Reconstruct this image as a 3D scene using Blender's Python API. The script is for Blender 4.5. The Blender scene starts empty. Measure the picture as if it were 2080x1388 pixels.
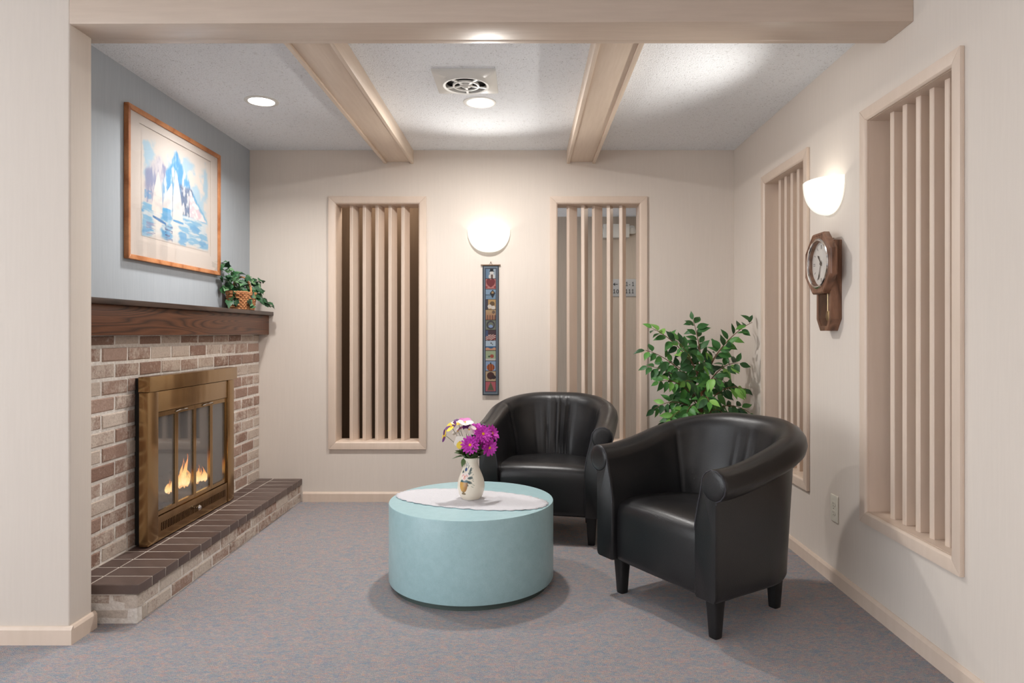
import bpy, bmesh, math, random
from mathutils import Vector, Matrix, noise
PI = math.pi
R = math.radians
SC = bpy.context.scene
COL = SC.collection

# ------------------------------------------------------------------ camera
CAMZ = 1.17
cd = bpy.data.cameras.new('camera'); cam = bpy.data.objects.new('camera', cd); COL.objects.link(cam)
cam.location = (0, 0, CAMZ); cam.rotation_euler = (R(90), 0, 0)
cd.sensor_width = 36; cd.lens = 24.0; cd.shift_x = -28 / 2080; cd.shift_y = -17 / 2080
cd.clip_start = 0.05; cd.clip_end = 60
SC.camera = cam

# ------------------------------------------------------------------ world, exposure, added fill lights, lamps of the rooms beyond
w = bpy.data.worlds.new('world'); SC.world = w; w.use_nodes = True
w.node_tree.nodes['Background'].inputs[0].default_value = (0.93, 0.965, 1.0, 1)
w.node_tree.nodes['Background'].inputs[1].default_value = 2.9
SC.view_settings.view_transform = 'Standard'; SC.view_settings.look = 'None'
SC.view_settings.gamma = 1; SC.view_settings.use_curve_mapping = False
SC.view_settings.exposure = 0.40
SC.cycles.max_bounces = 10; SC.cycles.diffuse_bounces = 6; SC.cycles.glossy_bounces = 4
SC.cycles.transparent_max_bounces = 12
SC.cycles.use_denoising = True
SC.cycles.sample_clamp_indirect = 8


def area_lamp(name, loc, rot, size, power, col=(1, .95, .88), size_y=None, shape='DISK'):
    l = bpy.data.lights.new(name, 'AREA'); l.shape = shape; l.size = size
    if size_y: l.size_y = size_y
    l.energy = power; l.color = col
    o = bpy.data.objects.new(name, l); COL.objects.link(o); o.location = loc; o.rotation_euler = rot
    return o


area_lamp('lobby_fill_light', (-1.1, 0.3, 2.47), (0, 0, 0), 0.6, 9, (1, .97, .94), 0.6, 'RECTANGLE')  # two unseen fill lights added to brighten the foreground
area_lamp('lobby_fill_light', (0.6, -0.5, 2.47), (0, 0, 0), 0.6, 9, (1, .97, .94), 0.6, 'RECTANGLE')
area_lamp('corridor_ceiling_lamp', (1.35, 6.3, 2.42), (0, 0, 0), 0.5, 9, (1, .90, .78))
area_lamp('closet_fill_light', (-1.1, 5.2, 2.42), (0, 0, 0), 0.3, 6, (1, .85, .7))  # weak fill light added to lift the black behind the first louvre
area_lamp('side_room_ceiling_lamp', (2.2, 3.3, 2.42), (0, 0, 0), 0.6, 5, (1, .86, .70))


# ------------------------------------------------------------------ helpers
def lin(r, g, b):
    f = lambda c: (c / 255 / 12.92) if c / 255 <= 0.04045 else ((c / 255 + 0.055) / 1.055) ** 2.4
    return (f(r), f(g), f(b))


class M:
    """small node builder around a Principled material"""
    def __init__(s, name, col=(.5, .5, .5), rough=.6, metal=0, spec=.5):
        s.m = bpy.data.materials.new(name); s.m.use_nodes = True
        s.t = s.m.node_tree; s.N = s.t.nodes; s.p = s.N['Principled BSDF']
        s.p.inputs['Base Color'].default_value = (*col, 1); s.p.inputs['Roughness'].default_value = rough
        s.p.inputs['Metallic'].default_value = metal; s.p.inputs['Specular IOR Level'].default_value = spec

    def n(s, typ, **kw):
        o = s.N.new(typ)
        for k, v in kw.items():
            if k in o.inputs.keys(): o.inputs[k].default_value = v
            else: setattr(o, k, v)
        return o

    def l(s, a, b): s.t.links.new(a, b)

    def coords(s, scale=(1, 1, 1), kind='Object'):
        tc = s.n('ShaderNodeTexCoord'); mp = s.n('ShaderNodeMapping'); s.l(tc.outputs[kind], mp.inputs[0])
        mp.inputs['Scale'].default_value = scale
        return mp.outputs[0]

    def noise(s, co, scale=5, detail=3, rough=.5, dist=0):
        t = s.n('ShaderNodeTexNoise'); s.l(co, t.inputs['Vector'])
        t.inputs['Scale'].default_value = scale; t.inputs['Detail'].default_value = detail
        t.inputs['Roughness'].default_value = rough; t.inputs['Distortion'].default_value = dist
        return t.outputs['Fac']

    def ramp(s, fac, stops, interp='LINEAR'):
        r = s.n('ShaderNodeValToRGB'); s.l(fac, r.inputs[0]); r.color_ramp.interpolation = interp
        e = r.color_ramp.elements
        while len(e) < len(stops): e.new(.5)
        for q, (p, c) in zip(e, stops): q.position = p; q.color = (*c, 1)
        return r.outputs[0]

    def mix(s, fac, a, b, blend='MIX'):
        m = s.n('ShaderNodeMix', data_type='RGBA', blend_type=blend)
        for v, sock in ((fac, m.inputs[0]), (a, m.inputs[6]), (b, m.inputs[7])):
            if hasattr(v, 'links'): s.l(v, sock)
            elif isinstance(v, tuple): sock.default_value = (*v, 1)
            else: sock.default_value = v
        return m.outputs[2]

    def base(s, c): s.l(c, s.p.inputs['Base Color']); return s

    def bump(s, h, strength=.3, dist=.01):
        b = s.n('ShaderNodeBump'); b.inputs['Strength'].default_value = strength; b.inputs['Distance'].default_value = dist
        s.l(h, b.inputs['Height']); s.l(b.outputs[0], s.p.inputs['Normal']); return s

    def rnd(s):
        return s.n('ShaderNodeObjectInfo').outputs['Random']


def link(name, me, mat=None, parent=None, loc=None, smooth=False):
    o = bpy.data.objects.new(name, me); COL.objects.link(o)
    if mat is not None and not me.materials:
        me.materials.append(mat.m if isinstance(mat, M) else mat)
    if parent: o.parent = parent
    if loc: o.location = loc
    if smooth: me.shade_smooth()
    return o


def tag(o, label=None, cat=None, group=None, kind=None):
    if label: o['label'] = label
    if cat: o['category'] = cat
    if group: o['group'] = group
    if kind: o['kind'] = kind
    return o


def empty(name, loc=(0, 0, 0), rz=0, label=None, cat=None, group=None, kind=None):
    o = bpy.data.objects.new(name, None); COL.objects.link(o); o.location = loc; o.rotation_euler = (0, 0, rz)
    o.empty_display_size = .05
    return tag(o, label, cat, group, kind)


def mesh(name, vs, fs):
    me = bpy.data.meshes.new(name); me.from_pydata([tuple(v) for v in vs], [], fs); me.update()
    return me


class MB:
    """collects simple solids into one mesh"""
    def __init__(s): s.v = []; s.f = []

    def add(s, vs, fs):
        o = len(s.v); s.v += [tuple(v) for v in vs]; s.f += [tuple(i + o for i in f) for f in fs]; return s

    def box(s, a, b, mtx=None):
        (x0, y0, z0), (x1, y1, z1) = a, b
        vs = [Vector(p) for p in ((x0, y0, z0), (x1, y0, z0), (x1, y1, z0), (x0, y1, z0), (x0, y0, z1), (x1, y0, z1), (x1, y1, z1), (x0, y1, z1))]
        if mtx: vs = [mtx @ v for v in vs]
        return s.add(vs, [(3, 2, 1, 0), (4, 5, 6, 7), (0, 1, 5, 4), (1, 2, 6, 5), (2, 3, 7, 6), (3, 0, 4, 7)])

    def prism(s, poly, axis, a, b):
        """poly of 2D points extruded along axis from a to b"""
        def P(p, h):
            return {'x': (h, p[0], p[1]), 'y': (p[0], h, p[1]), 'z': (p[0], p[1], h)}[axis]
        n = len(poly)
        return s.add([P(p, a) for p in poly] + [P(p, b) for p in poly],
                     [tuple(range(n))[::-1], tuple(range(n, 2 * n))] + [(i, (i + 1) % n, n + (i + 1) % n, n + i) for i in range(n)])

    def tube(s, pts, r, seg=8, cap=True):
        pts = [Vector(p) for p in pts]; n = len(pts)
        rs = r if isinstance(r, (list, tuple)) else [r] * n
        up = None; vs = []
        for i, p in enumerate(pts):
            d = (pts[min(i + 1, n - 1)] - pts[max(i - 1, 0)]).normalized()
            if up is None:
                up = d.orthogonal().normalized()
            up = (up - d * up.dot(d)).normalized(); side = d.cross(up)
            for k in range(seg):
                a = 2 * PI * k / seg
                vs.append(p + (up * math.cos(a) + side * math.sin(a)) * rs[i])
        fs = [(i * seg + k, i * seg + (k + 1) % seg, (i + 1) * seg + (k + 1) % seg, (i + 1) * seg + k) for i in range(n - 1) for k in range(seg)]
        if cap: fs += [tuple(range(seg))[::-1], tuple(range((n - 1) * seg, n * seg))]
        return s.add(vs, fs)

    def lathe(s, prof, seg=32, mtx=None, closed=False, cap=True):
        vs = []; n = len(prof)
        for (r, z) in prof:
            for k in range(seg):
                a = 2 * PI * k / seg; v = Vector((r * math.cos(a), r * math.sin(a), z))
                vs.append(mtx @ v if mtx else v)
        rng = n if closed else n - 1
        fs = [(i * seg + k, i * seg + (k + 1) % seg, ((i + 1) % n) * seg + (k + 1) % seg, ((i + 1) % n) * seg + k) for i in range(rng) for k in range(seg)]
        if not closed and cap:
            if prof[0][0] > 1e-5: fs.append(tuple(range(seg))[::-1])
            if prof[-1][0] > 1e-5: fs.append(tuple(range((n - 1) * seg, n * seg)))
        return s.add(vs, fs)

    def build(s, name, mat=None, parent=None, smooth=False, bevel=0, seg=2, loc=None, angle=40):
        me = mesh(name, s.v, s.f)
        bm = bmesh.new(); bm.from_mesh(me); bmesh.ops.remove_doubles(bm, verts=bm.verts, dist=1e-6)
        bmesh.ops.recalc_face_normals(bm, faces=bm.faces)
        if bevel:
            es = [e for e in bm.edges if len(e.link_faces) == 2 and e.calc_face_angle(0) > R(30)]
            bmesh.ops.bevel(bm, geom=es, offset=bevel, segments=seg, profile=.6, affect='EDGES', clamp_overlap=True)
        if smooth or bevel:
            for f in bm.faces: f.smooth = True
            for e in bm.edges:
                if len(e.link_faces) == 2 and e.calc_face_angle(0) > R(angle): e.smooth = False
        bm.to_mesh(me); bm.free()
        return link(name, me, mat, parent, loc)


def color_attr(me, fn):
    """fn(co)->linear rgb per vertex"""
    ca = me.color_attributes.new('Col', 'FLOAT_COLOR', 'POINT')
    for i, v in enumerate(me.vertices): ca.data[i].color = (*fn(v.co), 1)


def attr_mat(name, rough=.7, bump=None):
    m = M(name, rough=rough); a = m.n('ShaderNodeVertexColor', layer_name='Col'); m.base(a.outputs[0])
    if bump: m.bump(m.noise(m.coords(), bump[0], 2), bump[1], .002)
    return m


def sstep(a, b, x):
    t = max(0, min(1, (x - a) / ((b - a) or 1e-9))); return t * t * (3 - 2 * t)


def lerp(a, b, t): return a + (b - a) * t
def mixc(a, b, t): return tuple(lerp(p, q, t) for p, q in zip(a, b))


# ------------------------------------------------------------------ materials
def wall_mat(name, c1, c2, rough=.75):
    m = M(name, rough=rough, spec=.25)
    co = m.coords((1, 1, .06))
    n1 = m.noise(co, 90, 4, .6); n2 = m.noise(m.coords((1, 1, .3)), 3, 3)
    c = m.ramp(n1, [(.3, c1), (.7, c2)])
    c = m.mix(.25, c, m.ramp(n2, [(.35, c1), (.65, c2)]))
    m.base(c); m.bump(n1, .05, .003); return m


WALL = wall_mat('beige_wall', lin(219, 209, 199), lin(223, 213, 203))
BLUE = wall_mat('blue_wall', lin(168, 175, 182), lin(176, 183, 189))
DARKW = wall_mat('dim_room_brown', lin(94, 77, 62), lin(104, 86, 70))  # dimness of the room behind the first louvre put into the wall colour
CORR = wall_mat('corridor_wall', lin(190, 178, 164), lin(200, 188, 175))
TRIM = M('peach_trim_paint', lin(216, 194, 175), .38, spec=.45)
_n = TRIM.noise(TRIM.coords((1, 1, .15)), 30, 3)
TRIM.base(TRIM.ramp(_n, [(.3, lin(217, 198, 181)), (.7, lin(222, 203, 187))])); TRIM.bump(_n, .02, .002)
HEAD = M('tan_beam_paint', lin(200, 178, 160), .33, spec=.5)
_n = HEAD.noise(HEAD.coords((.08, 1, 1)), 60, 3)
HEAD.base(HEAD.ramp(_n, [(.3, lin(198, 180, 164)), (.7, lin(205, 187, 171))])); HEAD.bump(_n, .08, .003)
BEAM = M('beam_paint', lin(214, 193, 172), .4, spec=.45)
_n = BEAM.noise(BEAM.coords((1, .08, 1)), 60, 3)
BEAM.base(BEAM.ramp(_n, [(.3, lin(216, 197, 178)), (.7, lin(223, 205, 187))])); BEAM.bump(_n, .08, .003)

CEIL = M('popcorn_ceiling', lin(226, 225, 226), .9, spec=.1)
_co = CEIL.coords()
_a = CEIL.noise(_co, 130, 3, .7); _b = CEIL.noise(_co, 42, 2, .6)
_c = CEIL.ramp(_a, [(.30, lin(170, 170, 172)), (.39, lin(243, 246, 250)), (1, lin(246, 249, 253))])
_c = CEIL.mix(.5, _c, CEIL.ramp(_b, [(.25, lin(206, 206, 208)), (.38, lin(243, 246, 250)), (1, lin(246, 249, 253))]), 'DARKEN')
CEIL.base(_c); CEIL.bump(_a, .7, .01)

CARPET = M('flecked_carpet', (.3, .28, .3), .95, spec=.1)
_co = CARPET.coords((.55, 1.25, 1))
_v = CARPET.n('ShaderNodeTexVoronoi', feature='F1'); CARPET.l(_co, _v.inputs['Vector']); _v.inputs['Scale'].default_value = 170
_sep = CARPET.n('ShaderNodeSeparateColor'); CARPET.l(_v.outputs['Color'], _sep.inputs[0])
_f = CARPET.ramp(_sep.outputs[0], [(0, lin(158, 164, 184)), (.22, lin(192, 184, 182)), (.42, lin(174, 178, 180)), (.6, lin(206, 194, 188)),
                                  (.74, lin(150, 172, 184)), (.86, lin(208, 168, 160)), (.95, lin(220, 182, 154))], 'CONSTANT')
_n1 = CARPET.noise(_co, 28, 4, .65)
_g = CARPET.ramp(_n1, [(.36, lin(160, 170, 182)), (.5, lin(186, 180, 178)), (.64, lin(208, 178, 170))])
_c = CARPET.mix(.5, _f, _g)
_n2 = CARPET.noise(CARPET.coords((1, 1, 1)), 300, 2)
_c = CARPET.mix(.75, _c, CARPET.ramp(_n2, [(.3, (.62, .62, .63)), (.7, (1.17, 1.17, 1.18))]), 'MULTIPLY')
CARPET.base(_c); CARPET.bump(_n2, .9, .012)

MORTAR = M('mortar', lin(186, 176, 166), .95, spec=.1)
_n = MORTAR.noise(MORTAR.coords(), 60, 4, .6)
MORTAR.base(MORTAR.ramp(_n, [(.3, lin(212, 204, 195)), (.65, lin(236, 230, 223))])); MORTAR.bump(_n, .6, .01)


def brick_mat(name, dark, mid, wash, amount):
    m = M(name, rough=.9, spec=.15)
    r = m.rnd(); tc = m.n('ShaderNodeTexCoord'); add = m.n('ShaderNodeVectorMath', operation='ADD')
    sc = m.n('ShaderNodeVectorMath', operation='SCALE'); cmb = m.n('ShaderNodeCombineXYZ')
    for k in range(3): m.l(r, cmb.inputs[k])
    m.l(cmb.outputs[0], sc.inputs[0]); sc.inputs['Scale'].default_value = 37
    m.l(tc.outputs['Object'], add.inputs[0]); m.l(sc.outputs[0], add.inputs[1])
    n1 = m.noise(add.outputs[0], 16, 4, .7); n2 = m.noise(add.outputs[0], 90, 4, .7)
    c = m.mix(r, dark, mid)
    mul = m.n('ShaderNodeMath', operation='MULTIPLY'); m.l(r, mul.inputs[0]); mul.inputs[1].default_value = 7.31
    fr = m.n('ShaderNodeMath', operation='FRACT'); m.l(mul.outputs[0], fr.inputs[0])
    # wash = noise shifted by per-brick random
    sub = m.n('ShaderNodeMath', operation='ADD'); m.l(n1, sub.inputs[0])
    s2 = m.n('ShaderNodeMath', operation='MULTIPLY_ADD'); m.l(fr.outputs[0], s2.inputs[0]); s2.inputs[1].default_value = .5; s2.inputs[2].default_value = -.25 + amount
    m.l(s2.outputs[0], sub.inputs[1])
    s3 = m.n('ShaderNodeMath', operation='MULTIPLY_ADD'); m.l(n2, s3.inputs[0]); s3.inputs[1].default_value = .5; s3.inputs[2].default_value = -.25
    s4 = m.n('ShaderNodeMath', operation='ADD'); m.l(sub.outputs[0], s4.inputs[0]); m.l(s3.outputs[0], s4.inputs[1])
    k = m.ramp(s4.outputs[0], [(.38, (0, 0, 0)), (.68, (1, 1, 1))])
    bw = m.n('ShaderNodeRGBToBW'); m.l(k, bw.inputs[0])
    c = m.mix(bw.outputs[0], c, wash)
    m.base(m.mix(.35, c, m.ramp(n2, [(.3, (.45, .42, .4)), (.6, (1, 1, 1))]), 'MULTIPLY')); m.bump(n2, .6, .006)
    return m


BRICK = brick_mat('washed_red_brick', lin(150, 121, 107), lin(178, 152, 138), lin(204, 189, 176), .02)
HBRICK = brick_mat('whitened_hearth_brick', lin(150, 121, 107), lin(178, 152, 138), lin(208, 196, 184), .10)
PAVER = M('dark_brown_paver', lin(84, 70, 64), .42, spec=.4)
_r = PAVER.rnd(); _n = PAVER.noise(PAVER.coords(), 12, 4, .65)
_c = PAVER.mix(_r, lin(84, 68, 63), lin(102, 87, 81))
PAVER.base(PAVER.mix(.55, _c, PAVER.ramp(_n, [(.3, (.7, .66, .64)), (.7, (1.15, 1.12, 1.1))]), 'MULTIPLY')); PAVER.bump(_n, .15, .004)
GROUT = M('pale_grout', lin(190, 180, 170), .95, spec=.1)


def wood_mat(name, c1, c2, c3, scale=(1, 1, 1), rough=.45, freq=14, dist=3.2):
    m = M(name, rough=rough, spec=.4)
    co = m.coords(scale)
    wv = m.n('ShaderNodeTexNoise'); m.l(co, wv.inputs['Vector']); wv.inputs['Scale'].default_value = 2.2; wv.inputs['Detail'].default_value = 2
    mul = m.n('ShaderNodeMath', operation='MULTIPLY'); m.l(wv.outputs[0], mul.inputs[0]); mul.inputs[1].default_value = freq
    fr = m.n('ShaderNodeMath', operation='FRACT'); m.l(mul.outputs[0], fr.inputs[0])
    pp = m.n('ShaderNodeMath', operation='PINGPONG'); m.l(mul.outputs[0], pp.inputs[0]); pp.inputs[1].default_value = .5
    g = m.ramp(pp.outputs[0], [(0, c1), (.2, c2), (.5, c3)])
    fn = m.noise(m.coords(tuple(q * 1.0 for q in scale)), 70, 3, .7)
    m.base(m.mix(.35, g, m.ramp(fn, [(.3, (.55, .5, .48)), (.65, (1.1, 1.1, 1.1))]), 'MULTIPLY')); m.bump(fn, .08, .002)
    return m


MANTEL = wood_mat('dark_oak', lin(62, 37, 25), lin(96, 59, 38), lin(112, 70, 46), (1, .2, 3.0), .4, 34)
MANTELTOP = wood_mat('dark_oak_top', lin(44, 32, 26), lin(60, 44, 36), lin(72, 54, 44), (2.5, .3, 2.5), .35, 16)
OAK = wood_mat('picture_oak', lin(160, 98, 56), lin(182, 120, 76), lin(192, 132, 88), (1, 1, 1), .4, 8)
CLOCKWOOD = wood_mat('clock_walnut', lin(96, 66, 50), lin(122, 86, 66), lin(138, 100, 78), (3, 3, .5), .42, 12)

LEATHER = M('black_leather', lin(34, 33, 34), .36, spec=.5)
_co = LEATHER.coords(); _v = LEATHER.n('ShaderNodeTexVoronoi', feature='F1'); LEATHER.l(_co, _v.inputs['Vector']); _v.inputs['Scale'].default_value = 320
_n = LEATHER.noise(_co, 7, 3, .6)
LEATHER.base(LEATHER.ramp(_n, [(.3, lin(22, 22, 24)), (.7, lin(31, 30, 31))]))
_rr = LEATHER.ramp(_n, [(.3, (.29, .29, .29)), (.7, (.38, .38, .38))]); LEATHER.l(_rr, LEATHER.p.inputs['Roughness'])
LEATHER.bump(_v.outputs['Distance'], .18, .0015)
LEGWOOD = M('black_leg', lin(26, 25, 26), .4, spec=.4)
PIPE = M('worn_piping', lin(52, 52, 58), .42, spec=.5)

TEAL = M('teal_laminate', lin(136, 170, 172), .34, spec=.45)
_n = TEAL.noise(TEAL.coords(), 26, 4, .7); _n2 = TEAL.noise(TEAL.coords(), 260, 2, .7)
_c = TEAL.ramp(_n, [(.3, lin(160, 193, 198)), (.7, lin(170, 202, 207))])
TEAL.base(TEAL.mix(.3, _c, TEAL.ramp(_n2, [(.3, (.8, .8, .8)), (.7, (1.1, 1.1, 1.1))]), 'MULTIPLY'))
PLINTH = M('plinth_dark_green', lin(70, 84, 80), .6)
LACE = M('white_lace', lin(206, 205, 209), .9, spec=.1)
_n = LACE.noise(LACE.coords(), 90, 3, .7); LACE.bump(_n, .7, .006)
BRASS = M('antique_brass', lin(160, 130, 92), .22, metal=1)
_n = BRASS.noise(BRASS.coords((1, 1, .25)), 9, 3); BRASS.l(BRASS.ramp(_n, [(.3, (.16, .16, .16)), (.7, (.26, .26, .26))]), BRASS.p.inputs['Roughness'])
BRASS.base(BRASS.ramp(_n, [(.3, lin(160, 131, 92)), (.7, lin(176, 147, 107))])); BRASS.bump(BRASS.noise(BRASS.coords((1, 3, .35)), 3.4, 1), .12, .02)
BLACK = M('black_metal', lin(18, 17, 17), .6)
SOOT = M('sooty_firebox', lin(70, 62, 58), .95)
CHROME = M('chrome', lin(225, 225, 225), .12, metal=1)
WHITE = M('white_plastic', lin(222, 221, 216), .4)
IVORY = M('ivory_plastic', lin(226, 222, 208), .4)
SLOT = M('dark_slot', lin(40, 38, 36), .7)


def emit_mat(name, col, strength):
    m = bpy.data.materials.new(name); m.use_nodes = True; t = m.node_tree; t.nodes.clear()
    e = t.nodes.new('ShaderNodeEmission'); e.inputs[0].default_value = (*col, 1); e.inputs[1].default_value = strength
    o = t.nodes.new('ShaderNodeOutputMaterial'); t.links.new(e.outputs[0], o.inputs[0]); return m


LAMPDISC = emit_mat('downlight_diffuser', (1, .97, .93), 14)
SCONCE = emit_mat('lit_frosted_glass', (1, .965, .85), .95)
_t = SCONCE.node_tree; _lw = _t.nodes.new('ShaderNodeLayerWeight'); _lw.inputs[0].default_value = .4
_mr = _t.nodes.new('ShaderNodeMapRange'); _mr.inputs['To Min'].default_value = 1.25; _mr.inputs['To Max'].default_value = .66
_t.links.new(_lw.outputs['Facing'], _mr.inputs['Value']); _t.links.new(_mr.outputs[0], _t.nodes['Emission'].inputs[1])


def glass_mat(name, tint, clear, rough=.06, haze=0.0, hazecol=(.3, .3, .3)):
    m = bpy.data.materials.new(name); m.use_nodes = True; t = m.node_tree; t.nodes.clear()
    tr = t.nodes.new('ShaderNodeBsdfTransparent'); tr.inputs[0].default_value = (*tint, 1)
    gl = t.nodes.new('ShaderNodeBsdfGlossy'); gl.inputs[0].default_value = (1, 1, 1, 1); gl.inputs[1].default_value = rough
    df = t.nodes.new('ShaderNodeBsdfDiffuse'); df.inputs[0].default_value = (*hazecol, 1)
    mx = t.nodes.new('ShaderNodeMixShader'); mx.inputs[0].default_value = 1 - clear
    mx2 = t.nodes.new('ShaderNodeMixShader'); mx2.inputs[0].default_value = haze
    o = t.nodes.new('ShaderNodeOutputMaterial')
    t.links.new(tr.outputs[0], mx.inputs[1]); t.links.new(gl.outputs[0], mx.inputs[2])
    t.links.new(mx.outputs[0], mx2.inputs[1]); t.links.new(df.outputs[0], mx2.inputs[2]); t.links.new(mx2.outputs[0], o.inputs[0])
    return m


FIREGLASS = glass_mat('smoked_fire_glass', (.8, .8, .8), .86, .05, .16, (.42, .40, .39))
CLEAR = glass_mat('clear_glass', (.97, .97, .97), .92, .03)


def leaf_mat(name, cols, rough=.45):
    m = M(name, rough=rough, spec=.35)
    r = m.rnd(); c = m.ramp(r, cols, 'LINEAR')
    n = m.noise(m.coords(), 30, 2); m.base(m.mix(.5, c, m.ramp(n, [(.3, (.7, .7, .7)), (.7, (1.15, 1.15, 1.1))]), 'MULTIPLY'))
    return m


FICUSLEAF = leaf_mat('ficus_leaf', [(0, lin(40, 72, 44)), (.35, lin(52, 98, 50)), (.62, lin(66, 120, 58)), (.85, lin(92, 150, 66)), (1, lin(138, 186, 90))])
IVYLEAF = leaf_mat('ivy_leaf', [(0, lin(22, 52, 34)), (.4, lin(40, 84, 50)), (.75, lin(62, 108, 68)), (1, lin(112, 150, 108))])
STEM = M('brown_stem', lin(112, 84, 60), .8)
TRUNK = M('ficus_trunk', lin(146, 108, 76), .85); TRUNK.bump(TRUNK.noise(TRUNK.coords((1, 1, .3)), 60, 3), .5, .005)
GREENSTEM = M('green_stem', lin(70, 96, 50), .6)

# ------------------------------------------------------------------ room shell
XL, XR, YB, ZC = -1.917, 1.446, 4.74, 2.441
XP = -1.716                       # inner side of the left wall stub
YF, YFB = 2.57, 2.70              # stub front and back
XBR = -1.852                      # brick face


def wall_holes(name, mat, axis, a, b, u, z, holes):
    """wall slab between a and b along axis ('x' or 'y'), spanning u x z, with rectangular holes (u0,u1,z0,z1)"""
    us = sorted({u[0], u[1], *[h[0] for h in holes], *[h[1] for h in holes]})
    zs = sorted({z[0], z[1], *[h[2] for h in holes], *[h[3] for h in holes]})
    solid = {}
    for i in range(len(us) - 1):
        for j in range(len(zs) - 1):
            cu, cz = (us[i] + us[i + 1]) / 2, (zs[j] + zs[j + 1]) / 2
            solid[i, j] = not any(h[0] < cu < h[1] and h[2] < cz < h[3] for h in holes)
    mb = MB()
    P = (lambda d, q, r: (d, q, r)) if axis == 'x' else (lambda d, q, r: (q, d, r))
    for (i, j), s in solid.items():
        if not s: continue
        u0, u1, z0, z1 = us[i], us[i + 1], zs[j], zs[j + 1]
        for d in (a, b): mb.add([P(d, u0, z0), P(d, u1, z0), P(d, u1, z1), P(d, u0, z1)], [(0, 1, 2, 3)])
        for (di, dj, q) in ((-1, 0, ((u0, z0), (u0, z1))), (1, 0, ((u1, z0), (u1, z1))), (0, -1, ((u0, z0), (u1, z0))), (0, 1, ((u0, z1), (u1, z1)))):
            if not solid.get((i + di, j + dj), False):
                (p, r), (p2, r2) = q
                mb.add([P(a, p, r), P(a, p2, r2), P(b, p2, r2), P(b, p, r)], [(0, 1, 2, 3)])
    return tag(mb.build(name, mat), kind='structure')


WH = (0.365, 2.118)               # outer casing heights
CW = 0.052                        # casing width
wins_back = [((668 - 1068) / 1387 * YB, (866 - 1068) / 1387 * YB), ((1117 - 1068) / 1387 * YB, (1314 - 1068) / 1387 * YB)]
wins_right = [(3.475, 4.153), (2.248, 2.926)]
hb = [(a + CW - .012, b - CW + .012, WH[0] + CW - .012, WH[1] - CW + .012) for a, b in wins_back]
hr = [(a + CW - .012, b - CW + .012, WH[0] + CW - .012, WH[1] - CW + .012) for a, b in wins_right]
wall_holes('wall_back', WALL, 'y', YB, YB + .14, (XL - .14, XR + .14), (0, ZC), hb)
wall_holes('wall_right', WALL, 'x', XR, XR + .14, (-3.2, YB), (0, 2.5), hr)
FBY, FBZ = (3.27, 4.08), (.17, .86)
wall_holes('wall_left', BLUE, 'x', XL - .12, XL, (YFB, YB), (0, ZC), [(FBY[0], FBY[1], FBZ[0], FBZ[1])])

fl = MB().box((-4.6, -3.2, -.05), (XR + .14, YB + .14, 0)).build('floor', CARPET); tag(fl, kind='structure')
cl = MB().box((XL - .14, YFB - .06, ZC), (XR + .14, YB + .14, ZC + .08)).build('ceiling', CEIL); tag(cl, kind='structure')
lc = MB().box((-4.6, -3.2, 2.5), (XR + .14, YF + .2, 2.58)).build('ceiling_lobby', CEIL); tag(lc, kind='structure')
st = MB().box((-4.6, YF, 0), (XP, YFB, 2.5))
st = st.build('wall_front', WALL, bevel=.008, seg=3); tag(st, kind='structure')

tag(MB().box((-4.6, -3.3, 0), (XR + .14, -3.2, 2.5)).build('wall_lobby_light_block', WALL), kind='structure')  # unseen wall added to block daylight from behind, leaving the left side open
# corridor behind the back wall and the room behind the right wall
cor = MB(); cor.box((-2.2, 7.45, 0), (3.2, 7.55, 2.55)); cor.box((3.1, YB + .14, 0), (3.2, 7.45, 2.55))
tag(cor.build('wall_corridor', CORR), kind='structure')
tag(MB().box((-2.2, 5.55, 0), (-.25, 5.65, 2.5)).box((-.35, YB + .15, 0), (-.25, 5.55, 2.5)).box((-2.2, YB + .15, 0), (-2.1, 5.55, 2.5)).build('wall_closet', DARKW), kind='structure')
tag(MB().box((-2.2, YB + .141, ZC), (3.2, 7.55, ZC + .08)).box((XR + .141, -1, ZC), (3.2, YB + .14, ZC + .08)).build('ceiling_corridor', CEIL), kind='structure')
tag(MB().box((-2.2, YB + .141, -.05), (3.2, 7.55, 0)).box((XR + .141, -1, -.05), (3.2, YB + .14, 0)).build('floor_corridor', CARPET), kind='structure')
tag(MB().box((3.1, 0, 0), (3.2, YB + .14, 2.5)).box((XR + .141, -.1, 0), (3.2, 0, 2.5)).build('wall_side', CORR), kind='structure')

# header beam across the opening (runs very slightly out of square) and its back strip
HZ = 2.333
hd = MB()
yl0, yr0 = YF - .004, 2.545
hd.add([(XP, yl0, HZ), (XR, yr0, HZ), (XR, yr0 + .165, HZ), (XP, yl0 + .14, HZ), (XP, yl0, 2.5), (XR, yr0, 2.5), (XR, yr0 + .165, 2.5), (XP, yl0 + .14, 2.5)],
       [(3, 2, 1, 0), (4, 5, 6, 7), (0, 1, 5, 4), (1, 2, 6, 5), (2, 3, 7, 6), (3, 0, 4, 7)])
tag(hd.build('trim_header', HEAD, bevel=.004), kind='structure')
h2 = MB().add([(XL, yl0 + .142, HZ + .004), (XR, yr0 + .167, HZ + .004), (XR, yr0 + .205, HZ + .004), (XL, yl0 + .185, HZ + .004),
               (XL, yl0 + .142, 2.5), (XR, yr0 + .167, 2.5), (XR, yr0 + .205, 2.5), (XL, yl0 + .185, 2.5)],
              [(3, 2, 1, 0), (4, 5, 6, 7), (0, 1, 5, 4), (1, 2, 6, 5), (2, 3, 7, 6), (3, 0, 4, 7)])
tag(h2.build('trim_header_strip', HEAD, bevel=.003), kind='structure')

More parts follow.
